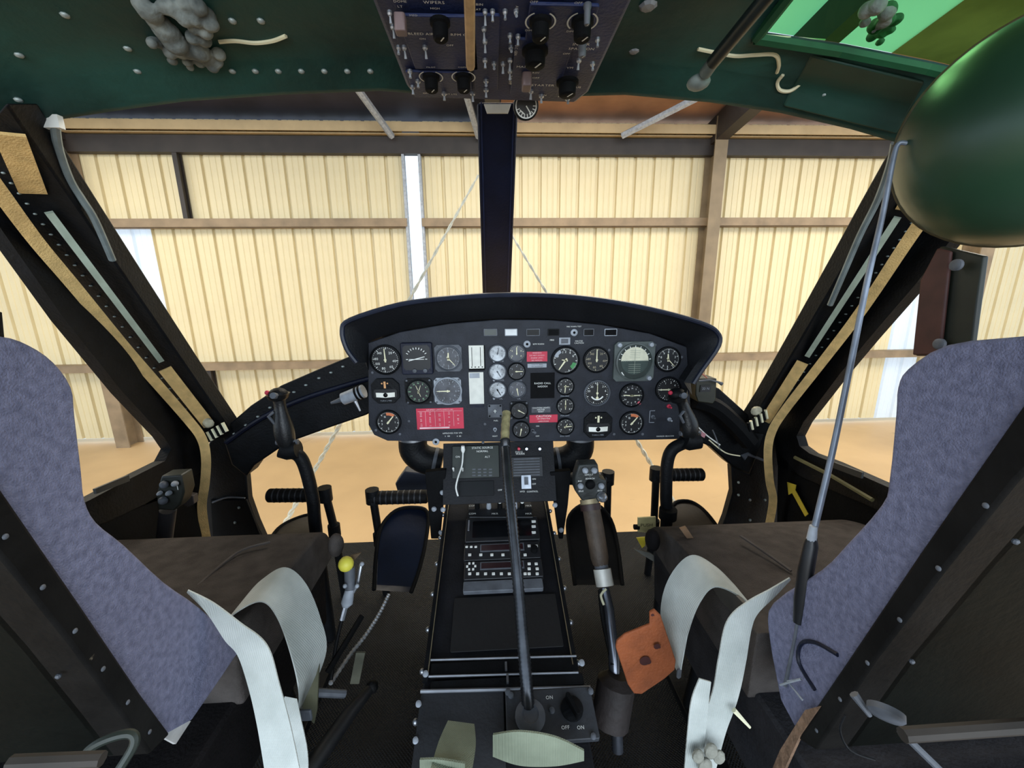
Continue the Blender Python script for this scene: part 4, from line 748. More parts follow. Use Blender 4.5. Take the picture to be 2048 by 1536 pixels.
# ================================================================== FLIGHT CONTROLS
# ---- cyclic sticks
def cyclic(label, pts, grip, lean, Y0):
    base = P(pts[0][0], pts[0][1], Y=Y0); base.z = FZ
    c = thing('cyclic_stick', label, 'control stick', base)
    path = [base] + [P(a, b, Y=Y0) for a, b in pts]
    MB().tube(smooth_path(path, 7), .0165, 14).build('stick_tube', BLACK, c, smooth=True)
    b0 = P(pts[1][0], pts[1][1], Y=Y0)
    g = smooth_path([P(a, b, Y=Y0 - .005) for a, b in grip], 6); n_ = len(g)
    rr = [.019 + .005 * math.sin(math.pi * i / (n_ - 1) * 2.2) + (.006 if i > n_ - 5 else 0) for i in range(n_)]
    gm = MB().tube(g, rr, 14).build('grip', mat('grip_black', '121416', .4, 0, .3, 40, .1, 200, wear='3d433f', wearpos=.68), c, smooth=True)
    top = g[-1]; MB().ball(top, .023, 12, 8, (1, .9, .7)).build('grip_head', BLACK, c, smooth=True)
    MB().ball(top + Vector((-.022, -.008, .006)), .006, 8, 6).build('trim_button', RED, c, smooth=True)
    MB().tube([top + Vector((.004, -.02, .0)), top + Vector((.004, -.032, .004))], .008, 10).build('hat_switch', GREY, c, smooth=True)
    w0 = g[0]; MB().tube([w0 + Vector((-.014, 0, -.01)), w0 + Vector((0, 0, -.016)), w0 + Vector((.028, 0, -.012))], .024, 14).build('grip_socket', BLACK, c, smooth=True)
    MB().tube([w0 + Vector((-.026, 0, .008)), w0 + Vector((.03, 0, .008))], .007, 8).build('clamp', GREY, c, smooth=True)
    mid = g[n_ // 2]; MB().tube([mid + Vector((-.012, -.01, .01)), mid + Vector((-.024, -.016, 0)), mid + Vector((-.012, -.014, -.02))], .004, 8).build('trigger', GREY, c, smooth=True)
    return c
cyclic('black cyclic stick in front of the copilot seat', [(632, 1062), (626, 1000), (612, 940), (598, 912), (575, 903)], [(574, 890), (566, 850), (560, 810), (556, 788)], 0, 1.02)
cyclic('black cyclic stick in front of the pilot seat, overlapping gauges', [(1332, 1055), (1332, 990), (1334, 930), (1344, 900), (1368, 886)], [(1378, 872), (1377, 845), (1366, 810), (1354, 788)], 0, 1.0)
c = P(1335, 1036, Y=.985); m_ = MB(); m_.tube([c, c + Vector((0, 0, .028))], .024, 16)
bt = [o for o in bpy.data.objects if o.name.startswith('cyclic_stick')][-1]; m_.build('stick_collar', BLACK2, bt, smooth=True)
# ---- pedals
def pedal(label, bar, leg, Y0):
    top = P(leg[0][0], leg[0][1], Y=Y0); bt_ = P(leg[1][0], leg[1][1], Y=Y0 + .01)
    q = thing('rudder_pedal', label, 'pedal', (bt_.x, bt_.y, FZ), group='anti-torque pedals')
    a, b = (P(x_, y_, Y=Y0) for x_, y_ in bar); d = (b - a).normalized()
    MB().tube([a, a + d * .004, a.lerp(b, .5), b - d * .004, b], [.017, .021, .021, .021, .017], 14).build('foot_bar', RUBBER, q, smooth=True)
    n_ = 9
    for i in range(n_): c = a.lerp(b, .12 + .76 * i / (n_ - 1)); MB().tube([c - d * .002, c + d * .002], .0218, 12).build('tread_rib', mat('worn_rubber', '22252a', .5, 0, .3, 50), q, smooth=True)
    MB().tube([top + Vector((0, 0, .012)), bt_, Vector((bt_.x, bt_.y + .02, FZ))], .0125, 10).build('arm', BLACK, q, smooth=True)
    MB().tube([top + Vector((0, 0, .022)), top + Vector((0, 0, -.022))], .021, 12).build('arm_hub', BLACK, q, smooth=True)
    MB().tube([bt_ + Vector((0, 0, .01)), bt_ + Vector((0, 0, -.03))], .019, 10).build('arm_clamp', BLACK2, q, smooth=True)
pedal('copilot rudder pedal whose bar points towards the door', [(536, 991), (655, 990)], [(650, 988), (668, 1055)], 1.16)
pedal('copilot rudder pedal beside the pedestal', [(738, 996), (856, 993)], [(745, 992), (758, 1072)], 1.16)
pedal('pilot rudder pedal beside the pedestal', [(1110, 957), (1222, 957)], [(1216, 955), (1214, 1060)], 1.22)
pedal('pilot rudder pedal whose bar points towards the door', [(1306, 950), (1406, 949)], [(1312, 948), (1308, 1045)], 1.20)
# ---- heel plates: curved upright shells behind the pedals
HEEL = mat('heel_shell_blue_black', '0d1526', .35, 0, .3, 10, .05, 60)
HEELB = mat('heel_shell_brown', '3b352e', .6, 0, .25, 12, .1, 60)
def heel(label, pl, Y0, Y1, mt, rim=True):
    y0 = min(b for a, b in pl); y1 = max(b for a, b in pl); Yf = lambda y: Y1 + (Y0 - Y1) * (y1 - y) / (y1 - y0)
    q = thing('heel_plate', label, 'footrest', P(sum(a for a, b in pl) / len(pl), y1, Y=Y1)); pts = smooth_path([P(a, b, Y=Yf(b)) for a, b in pl], 4)
    c = sum(pts, Vector()) / len(pts); m_ = MB(); k = len(pts); ins = [p.lerp(c, .14) + Vector((0, .025, -.004)) for p in pts]
    m_.loft([[p + Vector((0, .012, 0)) for p in pts], pts, ins], closed=True, caps=True); m_.build('shell', mt, q, smooth=True, angle=60)
    if rim: MB().tube(pts, .006, 8).build('rim', BLACK2, q, smooth=True)
heel('dark domed heel plate behind the copilot seat cushion', [(532, 1095), (556, 1058), (590, 1038), (625, 1030), (640, 1050), (640, 1095)], 1.22, 1.05, HEELB)
heel('blue-black heel plate left of the pedestal', [(748, 1180), (752, 1110), (762, 1055), (790, 1022), (825, 1015), (855, 1025), (852, 1080), (838, 1140), (822, 1185)], 1.20, .98, HEEL)
heel('black heel plate right of the pedestal behind the collective lever', [(1150, 1170), (1140, 1100), (1136, 1040), (1160, 1012), (1195, 1010), (1222, 1040), (1236, 1095), (1245, 1170)], 1.20, 1.0, BLACK2)
heel('dark domed heel plate behind the pilot seat cushion', [(1340, 1070), (1345, 1012), (1375, 1002), (1405, 1018), (1435, 1055), (1440, 1075)], 1.22, 1.05, HEELB)
# ---- dark wedge seen behind the left bracket
wd_ = slab([(790, 968), (808, 943), (858, 948), (858, 990), (800, 1000)], 1.28, .05).build('vent_box', mat('vent_navy', '1a1f2e', .5), bevel=.004); tag(wd_, 'dark blue vent box behind the left panel bracket', 'vent box')
# ---- pilot collective lever
cl = thing('collective_lever', 'brown gripped collective lever with switch head beside the pilot seat', 'lever', Vector((P(1232, 1335, Y=.70).x, .70, FZ)))
pa_ = [Vector((P(1232, 1335, Y=.70).x, .66, FZ + .02)), P(1228, 1318, Y=.71), P(1218, 1220, Y=.79), P(1208, 1176, Y=.82)]
MB().tube(pa_, .0125, 12).build('lever_tube', mat('chrome_tube', '6d7078', .25, .8, .2, 20), cl, smooth=True)
MB().tube([P(1210, 1172, Y=.823), P(1204, 1138, Y=.845)], .0215, 16).build('white_collar', mat('white_collar', 'd8d6cc', .4, .2, .1, 30), cl, smooth=True)
MB().tube([P(1204, 1140, Y=.845), P(1201, 1125, Y=.855)], .017, 12).build('neck_ring', GREY, cl, smooth=True)
MB().tube([P(1201, 1128, Y=.855), P(1199, 1115, Y=.86), P(1190, 1060, Y=.895), P(1182, 1015, Y=.92)], [.019, .0225, .0235, .0225], 16).build('twist_grip', mat('brown_grip', '4a3d31', .6, 0, .3, 30, .15, 120, wear='7a6753', wearpos=.68), cl, smooth=True)
MB().tube([P(1182, 1020, Y=.918), P(1180, 1008, Y=.925)], .0265, 18).build('friction_ring', mat('dark_red_ring', '2d1c1a', .5), cl, smooth=True)
MB().tube([P(1180, 1010, Y=.925), P(1178, 998, Y=.932)], .024, 16).build('brass_ring', mat('dull_brass', '8d8064', .5, .3), cl, smooth=True)
SBX = mat('switchbox_grey', '2e3130', .45, .1, .3, 40, .1, 150, wear='72776f', wearpos=.64)
hd = slab([(1158, 930), (1196, 928), (1200, 958), (1213, 962), (1214, 990), (1198, 1006), (1164, 1002), (1150, 982), (1150, 955)], .915, .035).build('switch_box', SBX, cl, bevel=.004)
def knob3(x_, y_, r, mt, name='button', par=hd, Y0=.912, h=.012):
    m_ = MB(frame(P(x_, y_, Y=Y0), (1, 0, 0), (0, 0, 1))); m_.turned(0, 0, [(r, 0), (r, h * .5), (r * .75, h * .8), (r * .4, h)], 14); m_.build(name, mt, par, smooth=True)
for x_, y_ in ((1170, 940), (1188, 940), (1161, 971), (1202, 971)): knob3(x_, y_, .0075, LGREY)
knob3(1203, 992, .0125, STEEL, 'hat_switch', h=.02); knob3(1180, 968, .012, BLACK2, 'light_switch')
for x_, y_, t in ((1178, 949, 'LDG LT'), (1162, 982, 'IDLE'), (1180, 957, 'SEARCH'), (1200, 981, 'GOV'), (1160, 962, 'INC')): m_ = MB(frame(P(x_, y_, Y=.9145), (1, 0, 0), (0, 0, 1))); m_.text(t, 0, 0, .006, .0006); m_.build('lettering', WHITE, hd)
MB().tube(smooth_path([P(1212, 1178, Y=.81), P(1202, 1190, Y=.80), P(1208, 1210, Y=.785)], 5), .003, 6).build('wire_loop', CREAM, cl)
MB().tube(smooth_path([P(1200, 1180, Y=.81), P(1206, 1240, Y=.77), P(1226, 1330, Y=.70)], 5), .005, 8).build('side_cable', RUBBER, cl)
bt_ = P(1260, 1450, Y=.60); MB().tube(smooth_path([Vector((bt_.x - .02, .66, FZ + .10)), P(1235, 1350, Y=.69)], 5), [.04] * 5 + [.022], 12).build('boot', mat('leather_boot', '2b2422', .7, 0, .3, 15, .3, 60), cl, smooth=True)
# ---- copilot collective head at the far left
cc_ = thing('collective_lever', 'small collective lever with switch head beside the copilot door', 'lever', Vector((P(330, 1075, Y=.97).x, .97, FZ)))
MB().tube([Vector((P(328, 1085, Y=.97).x, .98, FZ)), P(328, 1085, Y=.975), P(336, 1020, Y=.97)], .018, 12).build('lever_tube', mat('grip_dim', '26262a', .6), cc_, smooth=True)
h2 = slab([(322, 952), (362, 950), (368, 985), (360, 1010), (348, 1022), (316, 1020), (312, 990)], .95, .04).build('switch_box', mat('switchbox_olive', '232722', .5, 0, .3, 40, wear='5b6052', wearpos=.66), cc_, bevel=.004)
for x_, y_, r in ((330, 968, .009), (352, 966, .007), (340, 985, .006), (328, 1000, .010), (322, 985, .005)): knob3(x_, y_, r, LGREY if r < .008 else GREY, par=h2, Y0=.947)
m_ = MB(frame(P(355, 972, Y=.9465), (1, 0, 0), (0, 0, 1))); m_.line(0, -.01, 0, .01, .002, .001); m_.build('mark', WHITE, h2)
bx = slab([(364, 1000), (372, 990), (386, 992), (388, 1008), (376, 1015), (366, 1010)], 1.1, .02).build('junction_plate', mat('brown_grey_plate', '4f4845', .6, 0, .2, 20), bevel=.002); tag(bx, 'small brown-grey plate on the lower door beside the yellow seal', 'plate')
# ================================================================== SEATS
FAB = mat('blue_grey_fabric', '6a6c84', .95, 0, .10, 120, .4, 500, spec=.2, col2='7d7f98')
CUSH = mat('brown_black_cushion', '4a4542', .95, 0, .22, 30, .4, 500, spec=.15)
SHELL = mat('seat_shell_olive', '0b0e0c', .6, 0, .3, 10, .1, 90, spec=.08, wear='1d201c', wearpos=.72)
RAIL = mat('seat_rail_worn', '151413', .6, 0, .3, 20, .1, 120, spec=.12, wear='6a6152', wearpos=.68)
WEB = weave('white_webbing', 'b9bfb9', 'd3d7d1', 150, .25, .85)
def yz(pl, X): return [P(a, b, X=X) for a, b in pl]
def extr(pts, x0, x1): return MB().prism([(x0, p.y, p.z) for p in pts], (x1 - x0, 0, 0))
def seat(sgn, X, fab, rail_f, rail_r, cush, side, label):
    xo = X + sgn * 0.50
    s_ = thing('pilot_seat', label, 'seat', (X + sgn * .25, .55, FZ), group='cockpit seats')
    pf = smooth_path([Vector((0, p.y, p.z)) for p in yz(fab, X)], 3)
    rf = yz(rail_f, X)
    poly = pf + [Vector((0, p.y, p.z)) for p in rf]
    extr(poly, X, xo).build('back_cushion', FAB, s_, bevel=.016, seg=3)
    # shell edge rail and rear shell
    rr_ = yz(rail_r, X); m_ = MB(); q = [Vector((X - sgn * .006, p.y + .001, p.z)) for p in rf] + [Vector((X - sgn * .006, p.y, p.z)) for p in rr_]
    m_.prism(q, (sgn * .05, 0, 0)); m_.build('edge_rail', RAIL, s_, bevel=.003)
    m_ = MB(); a = rr_[0]; b = rr_[-1]; m_.prism([Vector((X + sgn * .03, p.y, p.z)) for p in rr_] + [Vector((X + sgn * .03, p.y + .02, p.z)) for p in reversed(rr_)], (sgn * .50, 0, 0)); m_.build('back_shell', SHELL, s_, bevel=.004)
    n_ = 7
    for i in range(n_):
        t = (i + .5) / n_; c = rf[0].lerp(rf[-1], t) * .45 + rr_[-1].lerp(rr_[0], t) * .55; MB().ball(Vector((X - sgn * .0065, c.y, c.z)), .0026, 8, 5, (.5, 1, 1)).build('rivet', GREY, s_, smooth=True)
    for p in (rr_[0].lerp(rr_[-1], .25), rr_[0].lerp(rr_[-1], .6)): MB().ball(Vector((X + sgn * .02, p.y - .001, p.z)), .0026, 8, 4).build('rivet', GREY, s_, smooth=True)
    # seat cushion: waterfall front
    cu = [Vector((0, p.y, p.z)) for p in yz(cush, X)]
    pr = smooth_path(cu, 4); extr(pr + [Vector((0, cu[-1].y - .02, 1.19)), Vector((0, cu[0].y, 1.19))], X, xo).build('seat_cushion', CUSH, s_, bevel=.018, seg=3)
    MB().prism([(X + sgn * .012, .36, 1.20), (X + sgn * .012, cu[-1].y - .03, 1.20), (X + sgn * .012, cu[-1].y - .06, 1.04), (X + sgn * .012, .34, 1.04)], (sgn * .47, 0, 0)).build('seat_pan', side, s_, bevel=.006)
    for yy in (.42, .72):
        for xx in (X + sgn * .05, X + sgn * .43): MB().tube([(xx, yy, 1.05), (xx, yy + .03, FZ + .005)], .016, 10).build('leg', BLACK2, s_, smooth=True)
    for xx in (X + sgn * .05, X + sgn * .43): MB().box((xx, .60, FZ + .012), (.04, .6, .022)).build('floor_rail', BLACK, s_, bevel=.002)
    return s_
SIDE_L = mat('seat_side_black', '141213', .85, 0, .3, 20, .2, 200, spec=.15); SIDE_R = mat('seat_side_grey', '2b2b2e', .85, 0, .25, 20, .2, 200, spec=.15)
sL = seat(-1, -.42, [(-140, 672), (0, 672), (60, 690), (110, 725), (145, 775), (152, 830), (165, 940), (172, 1000), (195, 1045), (250, 1090), (330, 1165), (400, 1215), (480, 1290), (470, 1315), (385, 1440)],
     [(330, 1470), (270, 1390), (150, 1215), (0, 1000), (-140, 800)], [(-150, 960), (0, 1130), (130, 1290), (230, 1425), (290, 1510)],
     [(460, 1272), (500, 1228), (570, 1146), (620, 1088), (640, 1066), (656, 1068), (668, 1092)], SIDE_L, 'blue-grey backed copilot seat with yellow knob lever at its side')
sR = seat(1, .41, [(2190, 655), (2048, 672), (1890, 690), (1812, 738), (1792, 775), (1788, 830), (1775, 960), (1760, 1010), (1690, 1090), (1640, 1140), (1545, 1205), (1535, 1260), (1560, 1400)],
     [(1600, 1475), (1700, 1330), (1850, 1110), (2048, 830), (2150, 690)], [(2200, 820), (2048, 960), (1900, 1140), (1760, 1320), (1640, 1500)],
     [(1515, 1268), (1475, 1222), (1400, 1135), (1345, 1075), (1316, 1055), (1300, 1058), (1288, 1080)], SIDE_R, 'blue-grey backed pilot seat with brown leather flap at its side')
# details on the seats: tape, cut-out patch, chalk mark
for par, X, pl, mt, nm in ((sL, -.428, [(328, 1475), (352, 1440), (382, 1442), (352, 1488)], mat('white_tape', 'b9b7b4', .8, 0, .2, 40), 'white_tape'),
                       (sL, -.4235, [(285, 1368), (330, 1345), (352, 1330), (372, 1335), (384, 1355), (378, 1385), (335, 1440), (300, 1400)], mat('cutout_grey', '3a3a42', .9, 0, .2, 30), 'cutout'),
                       (sR, .4135, [(1602, 1290), (1630, 1285), (1675, 1310), (1640, 1370), (1632, 1385), (1598, 1330)], mat('cutout_grey2', '45434d', .9, 0, .2, 30), 'cutout')):
    sg = 1 if X > 0 else -1; MB().prism([P(a, b, X=X - sg * .002) for a, b in pl], (sg * .004, 0, 0)).build(nm, mt, par)
for par, X, pl in ((sL, -.4265, [(285, 1368), (330, 1345), (352, 1330), (372, 1335), (384, 1355), (378, 1385), (352, 1420)]), (sR, .4085, [(1675, 1310), (1630, 1285), (1602, 1288), (1598, 1325), (1630, 1380)])):
    MB().tube(smooth_path([P(a, b, X=X) for a, b in pl], 4), .0025, 6).build('cutout_hem', NAVY, par, smooth=True)
for par, X, pl in ((sL, -.431, [(76, 1208), (95, 1200), (112, 1185)]), (sR, .40, [(1560, 1370), (1602, 1358), (1575, 1362), (1605, 1400)])):
    MB().tube([P(a, b, X=X) for a, b in pl], .0013, 6).build('chalk_mark', LGREY, par)
# worn brown edge strip at the foot of the pilot seat
MB().prism([P(a, b, X=.402) for a, b in ((1545, 1536), (1560, 1500), (1610, 1420), (1640, 1412), (1600, 1470), (1570, 1536))], (.004, 0, 0)).build('frayed_edge', mat('frayed_tan', '7a5f4a', .9, 0, .3, 60, .5, 100), sR)
# front bolster ends and tan corner piece
MB().ball(P(672, 1090, Y=.85), .028, 12, 8, (.6, .8, 1)).build('bolster_end', CUSH, sL, smooth=True)
MB().ball(P(1305, 1080, Y=.84), .028, 12, 8, (.6, .8, 1)).build('bolster_end', SIDE_L, sR, smooth=True)
MB().prism([P(a, b, Y=.80) for a, b in ((1362, 1060), (1374, 1056), (1396, 1090), (1388, 1096))], (0, .01, 0)).build('worn_corner', mat('worn_tan', '9a7a5c', .8, 0, .2, 40), sR)
# grey channel at the right seat edge
MB().prism([P(a, b, X=.405) for a, b in ((1410, 1150), (1430, 1148), (1490, 1210), (1470, 1232), (1440, 1200))], (.006, 0, 0)).build('edge_channel', mat('channel_grey', '4c4842', .6), sR)
# ================================================================== BELTS
def belt(name, label, pts, wid_px, hw, group=None, mt=WEB, th=.0022, n=8):
    # pts: (px, py, Y); wid: (dx, dy) picture direction of the strap's width at each point
    cen = smooth_path([P(a, b, Y=y) for a, b, y in pts], n); wv = []
    for (a, b, y), (dx, dy, dY) in zip(pts, wid_px):
        wv.append((P(a + dx, b + dy, Y=y + dY) - P(a, b, Y=y)).normalized())
    wv = [w_.normalized() for w_ in smooth_path(wv, n)]
    hws = hw if isinstance(hw, (list, tuple)) else [hw] * len(pts); hv = [v.x for v in smooth_path([Vector((h, 0, 0)) for h in hws], n)]
    m_ = MB(); m_.ribbon(cen, [w_ * h for w_, h in zip(wv, hv)], th / 2); o = m_.build(name, mt, None, smooth=True, angle=60); return tag(o, label, 'belt', group)
G = 'white lap and shoulder belts'
def belt3(name, label, pts, group=None, mt=WEB, th=.0022, n=8):          # points with half widths: (x, y, z, half width, width direction)
    cen = smooth_path([p[:3] for p in pts], n); hv = [v.x for v in smooth_path([Vector((p[3], 0, 0)) for p in pts], n)]; wv = smooth_path([Vector(p[4]).normalized() for p in pts], n)
    m_ = MB(); m_.ribbon(cen, [w_.normalized() * h for w_, h in zip(wv, hv)], th / 2); return tag(m_.build(name, mt, None, smooth=True, angle=60), label, 'belt', group)
belt3('seat_belt', 'white belt looping over the inner edge of the copilot cushion', [(-.462, .615, 1.308, .036, (0, 1, 0)), (-.432, .62, 1.338, .038, (0, 1, 0)), (-.395, .632, 1.350, .040, (0, 1, .05)), (-.368, .632, 1.315, .042, (.1, 1, 0)), (-.347, .622, 1.245, .043, (.15, 1, 0)), (-.338, .610, 1.18, .042, (.15, 1, 0)), (-.352, .585, 1.125, .022, (.1, 1, .1)), (-.362, .572, 1.095, .012, (.1, 1, 0))], G)
belt('seat_belt', 'white belt twisting down from the copilot seat back', [(375, 1182, .50), (420, 1215, .51), (465, 1262, .51), (505, 1300, .50), (528, 1370, .485), (548, 1450, .465), (566, 1545, .44)],
     [(4, -8, 0), (10, -16, 0), (18, -18, 0), (24, -8, 0), (24, -2, 0), (24, 0, 0), (24, 0, 0)], [.002, .010, .019, .023, .022, .023, .024], G)
belt('seat_belt', 'short white belt end below the copilot buckle', [(582, 1395, .55), (580, 1440, .53), (588, 1500, .51), (590, 1560, .49)], [(20, 4, 0), (20, 0, 0), (20, 0, 0), (20, 0, 0)], [.010, .018, .021, .021], G)
bk_ = thing('belt_buckle', 'small worn metal buckle on the copilot belt', 'buckle', P(600, 1432, Y=.565)); MB().box(P(606, 1430, Y=.562), (.03, .006, .022)).build('buckle_frame', GREY, bk_, bevel=.002); MB().tube([P(590, 1418, Y=.555), P(596, 1442, Y=.555)], .005, 8).build('buckle_pin', STEEL, bk_, smooth=True); MB().prism([P(a, b, Y=.563) for a, b in ((604, 1412), (632, 1350), (638, 1330), (634, 1420), (628, 1448), (612, 1430))], (0, .004, 0)).build('buckle_tongue', mat('tongue_olive', '4a4a38', .6), bk_)
belt3('seat_belt', 'white belt looping over the inner edge of the pilot cushion', [(.445, .590, 1.308, .036, (0, 1, 0)), (.412, .600, 1.340, .038, (0, 1, 0)), (.375, .615, 1.352, .040, (0, 1, .05)), (.350, .622, 1.315, .042, (-.1, 1, 0)), (.337, .628, 1.25, .042, (-.15, 1, 0)), (.333, .620, 1.19, .034, (-.15, 1, 0)), (.338, .600, 1.145, .012, (0, 1, 0))], G)
belt('seat_belt', 'white belt hanging from the pilot seat back with twisted end', [(1580, 1157, .50), (1545, 1185, .505), (1505, 1215, .51), (1478, 1250, .505), (1464, 1320, .49), (1450, 1390, .475), (1425, 1460, .46), (1400, 1550, .44)],
     [(-4, -8, 0), (-10, -14, 0), (-14, -18, 0), (-22, -6, 0), (-24, -4, 0), (-22, -8, 0), (-22, -4, 0), (-22, 0, 0)], [.002, .008, .015, .022, .023, .023, .022, .022], G)
belt('seat_belt', 'folded second layer of the pilot belt', [(1410, 1360, .47), (1400, 1400, .465), (1394, 1450, .455), (1386, 1545, .44)], [(-14, -4, 0), (-18, -4, 0), (-16, 0, 0), (-16, 0, 0)], [.010, .014, .014, .014], G)
kn = thing('belt_buckle', 'cloth wrapped buckle at the end of the pilot belt', 'buckle', P(1400, 1520, Y=.43))
for a, b, r_ in ((1396, 1512, .009), (1422, 1502, .010), (1410, 1532, .011), (1438, 1514, .009)): MB().ball(P(a, b, Y=.435), r_, 9, 6, (1, .7, 1.3)).build('knot', mat('dirty_webbing', '8f8e82', .9, 0, .2, 40, .4, 120), kn, smooth=True)
MB().tube([P(1468, 1420, Y=.46), P(1500, 1455, Y=.45)], [.004, .002], 6).build('loose_end', CREAM, kn)
# ---- leather flap with clip
lf = thing('leather_flap', 'rusty orange leather flap with dark stains hanging beside the pilot seat', 'leather flap', P(1290, 1390, Y=.60))
LEA = mat('orange_leather', '8e4a24', .75, 0, .2, 30, .3, 200, wear='5d2b18', wearpos=.68)
pts = [(1300, 1226), (1310, 1220), (1322, 1232), (1352, 1322), (1350, 1340), (1330, 1358), (1284, 1389), (1268, 1388), (1256, 1370), (1232, 1296), (1234, 1284), (1250, 1270), (1300, 1250)]
MB().prism([P(a, b, Y=.60 + (b - 1220) * -.0001) for a, b in pts], (0, .006, 0)).build('leather_panel', LEA, lf, bevel=.002)
for a, b, r_ in ((1290, 1322, .010), (1314, 1293, .006), (1305, 1230, .003)):
    m_ = MB(frame(P(a, b, Y=.588), (1, 0, 0), (0, 0, 1))); m_.disc(0, 0, r_, 0, 14); m_.disc(r_ * .7, -r_ * .3, r_ * .5, .0002, 10); m_.build('stain', mat('dark_stain', '3c1712', .8), lf)
m_ = MB(frame(P(1357, 1345, Y=.59), (1, 0, 0), (0, 0, 1))); m_.plate(0, 0, .008, .022, 0, .003, .003); m_.build('clip', STEEL, lf)
# ---- yellow knob lever on the copilot side
yl = thing('seat_lever', 'seat lever with round yellow knob beside the copilot cushion', 'lever', P(665, 1350, Y=.70))
MB().ball(P(692, 1128, Y=.79), .0165, 14, 10).build('knob', mat('knob_yellow', 'e3d94f', .45, 0, .08, 30), yl, smooth=True)
MB().tube([P(699, 1135, Y=.80), P(701, 1178, Y=.785)], .012, 10).build('lever_body', GREY, yl, smooth=True)
MB().tube([P(722, 1130, Y=.80), P(715, 1170, Y=.785), P(700, 1195, Y=.78)], .004, 8).build('bracket_arm', STEEL, yl, smooth=True)
MB().tube([P(700, 1178, Y=.785), P(694, 1206, Y=.775), P(690, 1215, Y=.772)], [.010, .013, .006], 10).build('cable_socket', LGREY, yl, smooth=True)
MB().tube([P(692, 1210, Y=.773), P(684, 1240, Y=.76)], .006, 8).build('ferrule', STEEL, yl, smooth=True)
MB().tube(smooth_path([P(684, 1238, Y=.76), P(672, 1290, Y=.74), P(662, 1360, Y=.70)], 5), .004, 8).build('cable', RUBBER, yl, smooth=True)
for a, b in ((690, 1172), (714, 1172), (724, 1128)): MB().ball(P(a, b, Y=.775), .005, 8, 5).build('rivet', LGREY, yl, smooth=True)
MB().prism([P(a, b, Y=.81) for a, b in ((700, 1112), (722, 1106), (706, 1124))], (0, .004, 0)).build('tab', mat('tab_brown', '5b4a38', .6), yl)
# ---- levers and braided cord on the floor left of the pedestal
def single(name, mb, mt, label, cat, smooth=True, group=None): return tag(mb.build(name, mt, None, smooth=smooth), label, cat, group)
bc = smooth_path([P(778, 1188, Y=.90), P(760, 1225, Y=.86), P(735, 1265, Y=.82), P(700, 1310, Y=.77), P(660, 1368, Y=.70)], 14)
single('braided_cord', MB().tube(bc, [.0052 if i % 2 else .0036 for i in range(len(bc))], 8), mat('silver_braid', 'a7a9ab', .4, .5, .3, 80), 'silver braided cord lying across the floor left of the pedestal', 'cord')
bl = thing('floor_lever', 'thick black lever leaning between the copilot seat and the pedestal', 'lever', P(610, 1545, Y=.50)); MB().tube([P(742, 1376, Y=.64), P(700, 1425, Y=.59), P(615, 1545, Y=.50)], [.009, .013, .015], 12).build('lever_arm', mat('lever_black', '121213', .5, 0, .3, 30, wear='3b3a36', wearpos=.66), bl, smooth=True); MB().ball(P(744, 1374, Y=.642), .012, 10, 7).build('lever_tip', RUBBER, bl, smooth=True); MB().tube([P(632, 1385, Y=.60), P(690, 1388, Y=.62)], .007, 8).build('cross_pin', GREY, bl, smooth=True)
single('floor_rod', MB().tube([P(724, 1232, Y=.80), P(655, 1345, Y=.70)], .0065, 8), RUBBER, 'thin black rod beside the yellow knob lever', 'rod')
single('olive_strap', MB().prism([P(a, b, Y=.70) for a, b in ((712, 1306), (730, 1306), (718, 1368), (700, 1368))], (0, .004, 0)), mat('olive_strap', '5a5a4c', .8, 0, .15, 40), 'short olive strap standing above the black floor lever', 'strap', False)
# ---- olive cloth straps draped over the rear end of the pedestal
OLV = weave('olive_cloth', '7d8570', '949c86', 120, .3, .9)
belt('cloth_strap', 'olive cloth strap draped over the pedestal, beside the switch panel', [(922, 1446, .52), (914, 1490, .48), (898, 1560, .43)], [(30, 4, 0), (34, 4, 0), (34, 4, 0)], [.022, .029, .030], 'olive cloth straps', OLV, .003)
belt('cloth_strap', 'wide olive cloth strap lying on the pedestal switch panel', [(986, 1490, .485), (1040, 1496, .475), (1110, 1502, .47), (1168, 1510, .465)], [(0, -22, 0), (0, -26, 0), (0, -24, 0), (0, -14, 0)], [.022, .034, .029, .010], 'olive cloth straps', OLV, .003)
belt('cloth_strap', 'olive cloth strap end at the bottom edge of the pedestal', [(840, 1530, .455), (880, 1532, .45), (930, 1540, .445)], [(0, -18, 0), (0, -18, 0), (0, -16, 0)], [.012, .014, .014], 'olive cloth straps', OLV, .003)

MB().tube(smooth_path([P(150, 1545, Y=.27), P(178, 1500, Y=.272), P(220, 1476, Y=.275), P(262, 1468, Y=.278), P(268, 1490, Y=.275), P(235, 1545, Y=.265)], 5), .0035, 8).build('frame_tube', mat('tube_dull_green', '2c332e', .5, .2, .2, 20), sL, smooth=True)
MB().tube([P(20, 1526, Y=.235), P(205, 1518, Y=.24)], .005, 8).build('cross_tube', mat('tube_brown', '35302b', .7), sL, smooth=True)
MB().tube([P(1805, 1470, Y=.235), P(2060, 1452, Y=.23)], .0055, 8).build('cross_tube', MATS['tube_brown'], sR, smooth=True)

for par, pl in ((sL, [(395, 1172), (440, 1132), (484, 1100), (540, 1084)]), (sR, [(1481, 1072), (1530, 1105), (1582, 1142)])):
    MB().tube(smooth_path([P(a, b, Z=1.311) for a, b in pl], 4), .0028, 6).build('seam', mat('seam_brown', '57514d', .9), par, smooth=True)
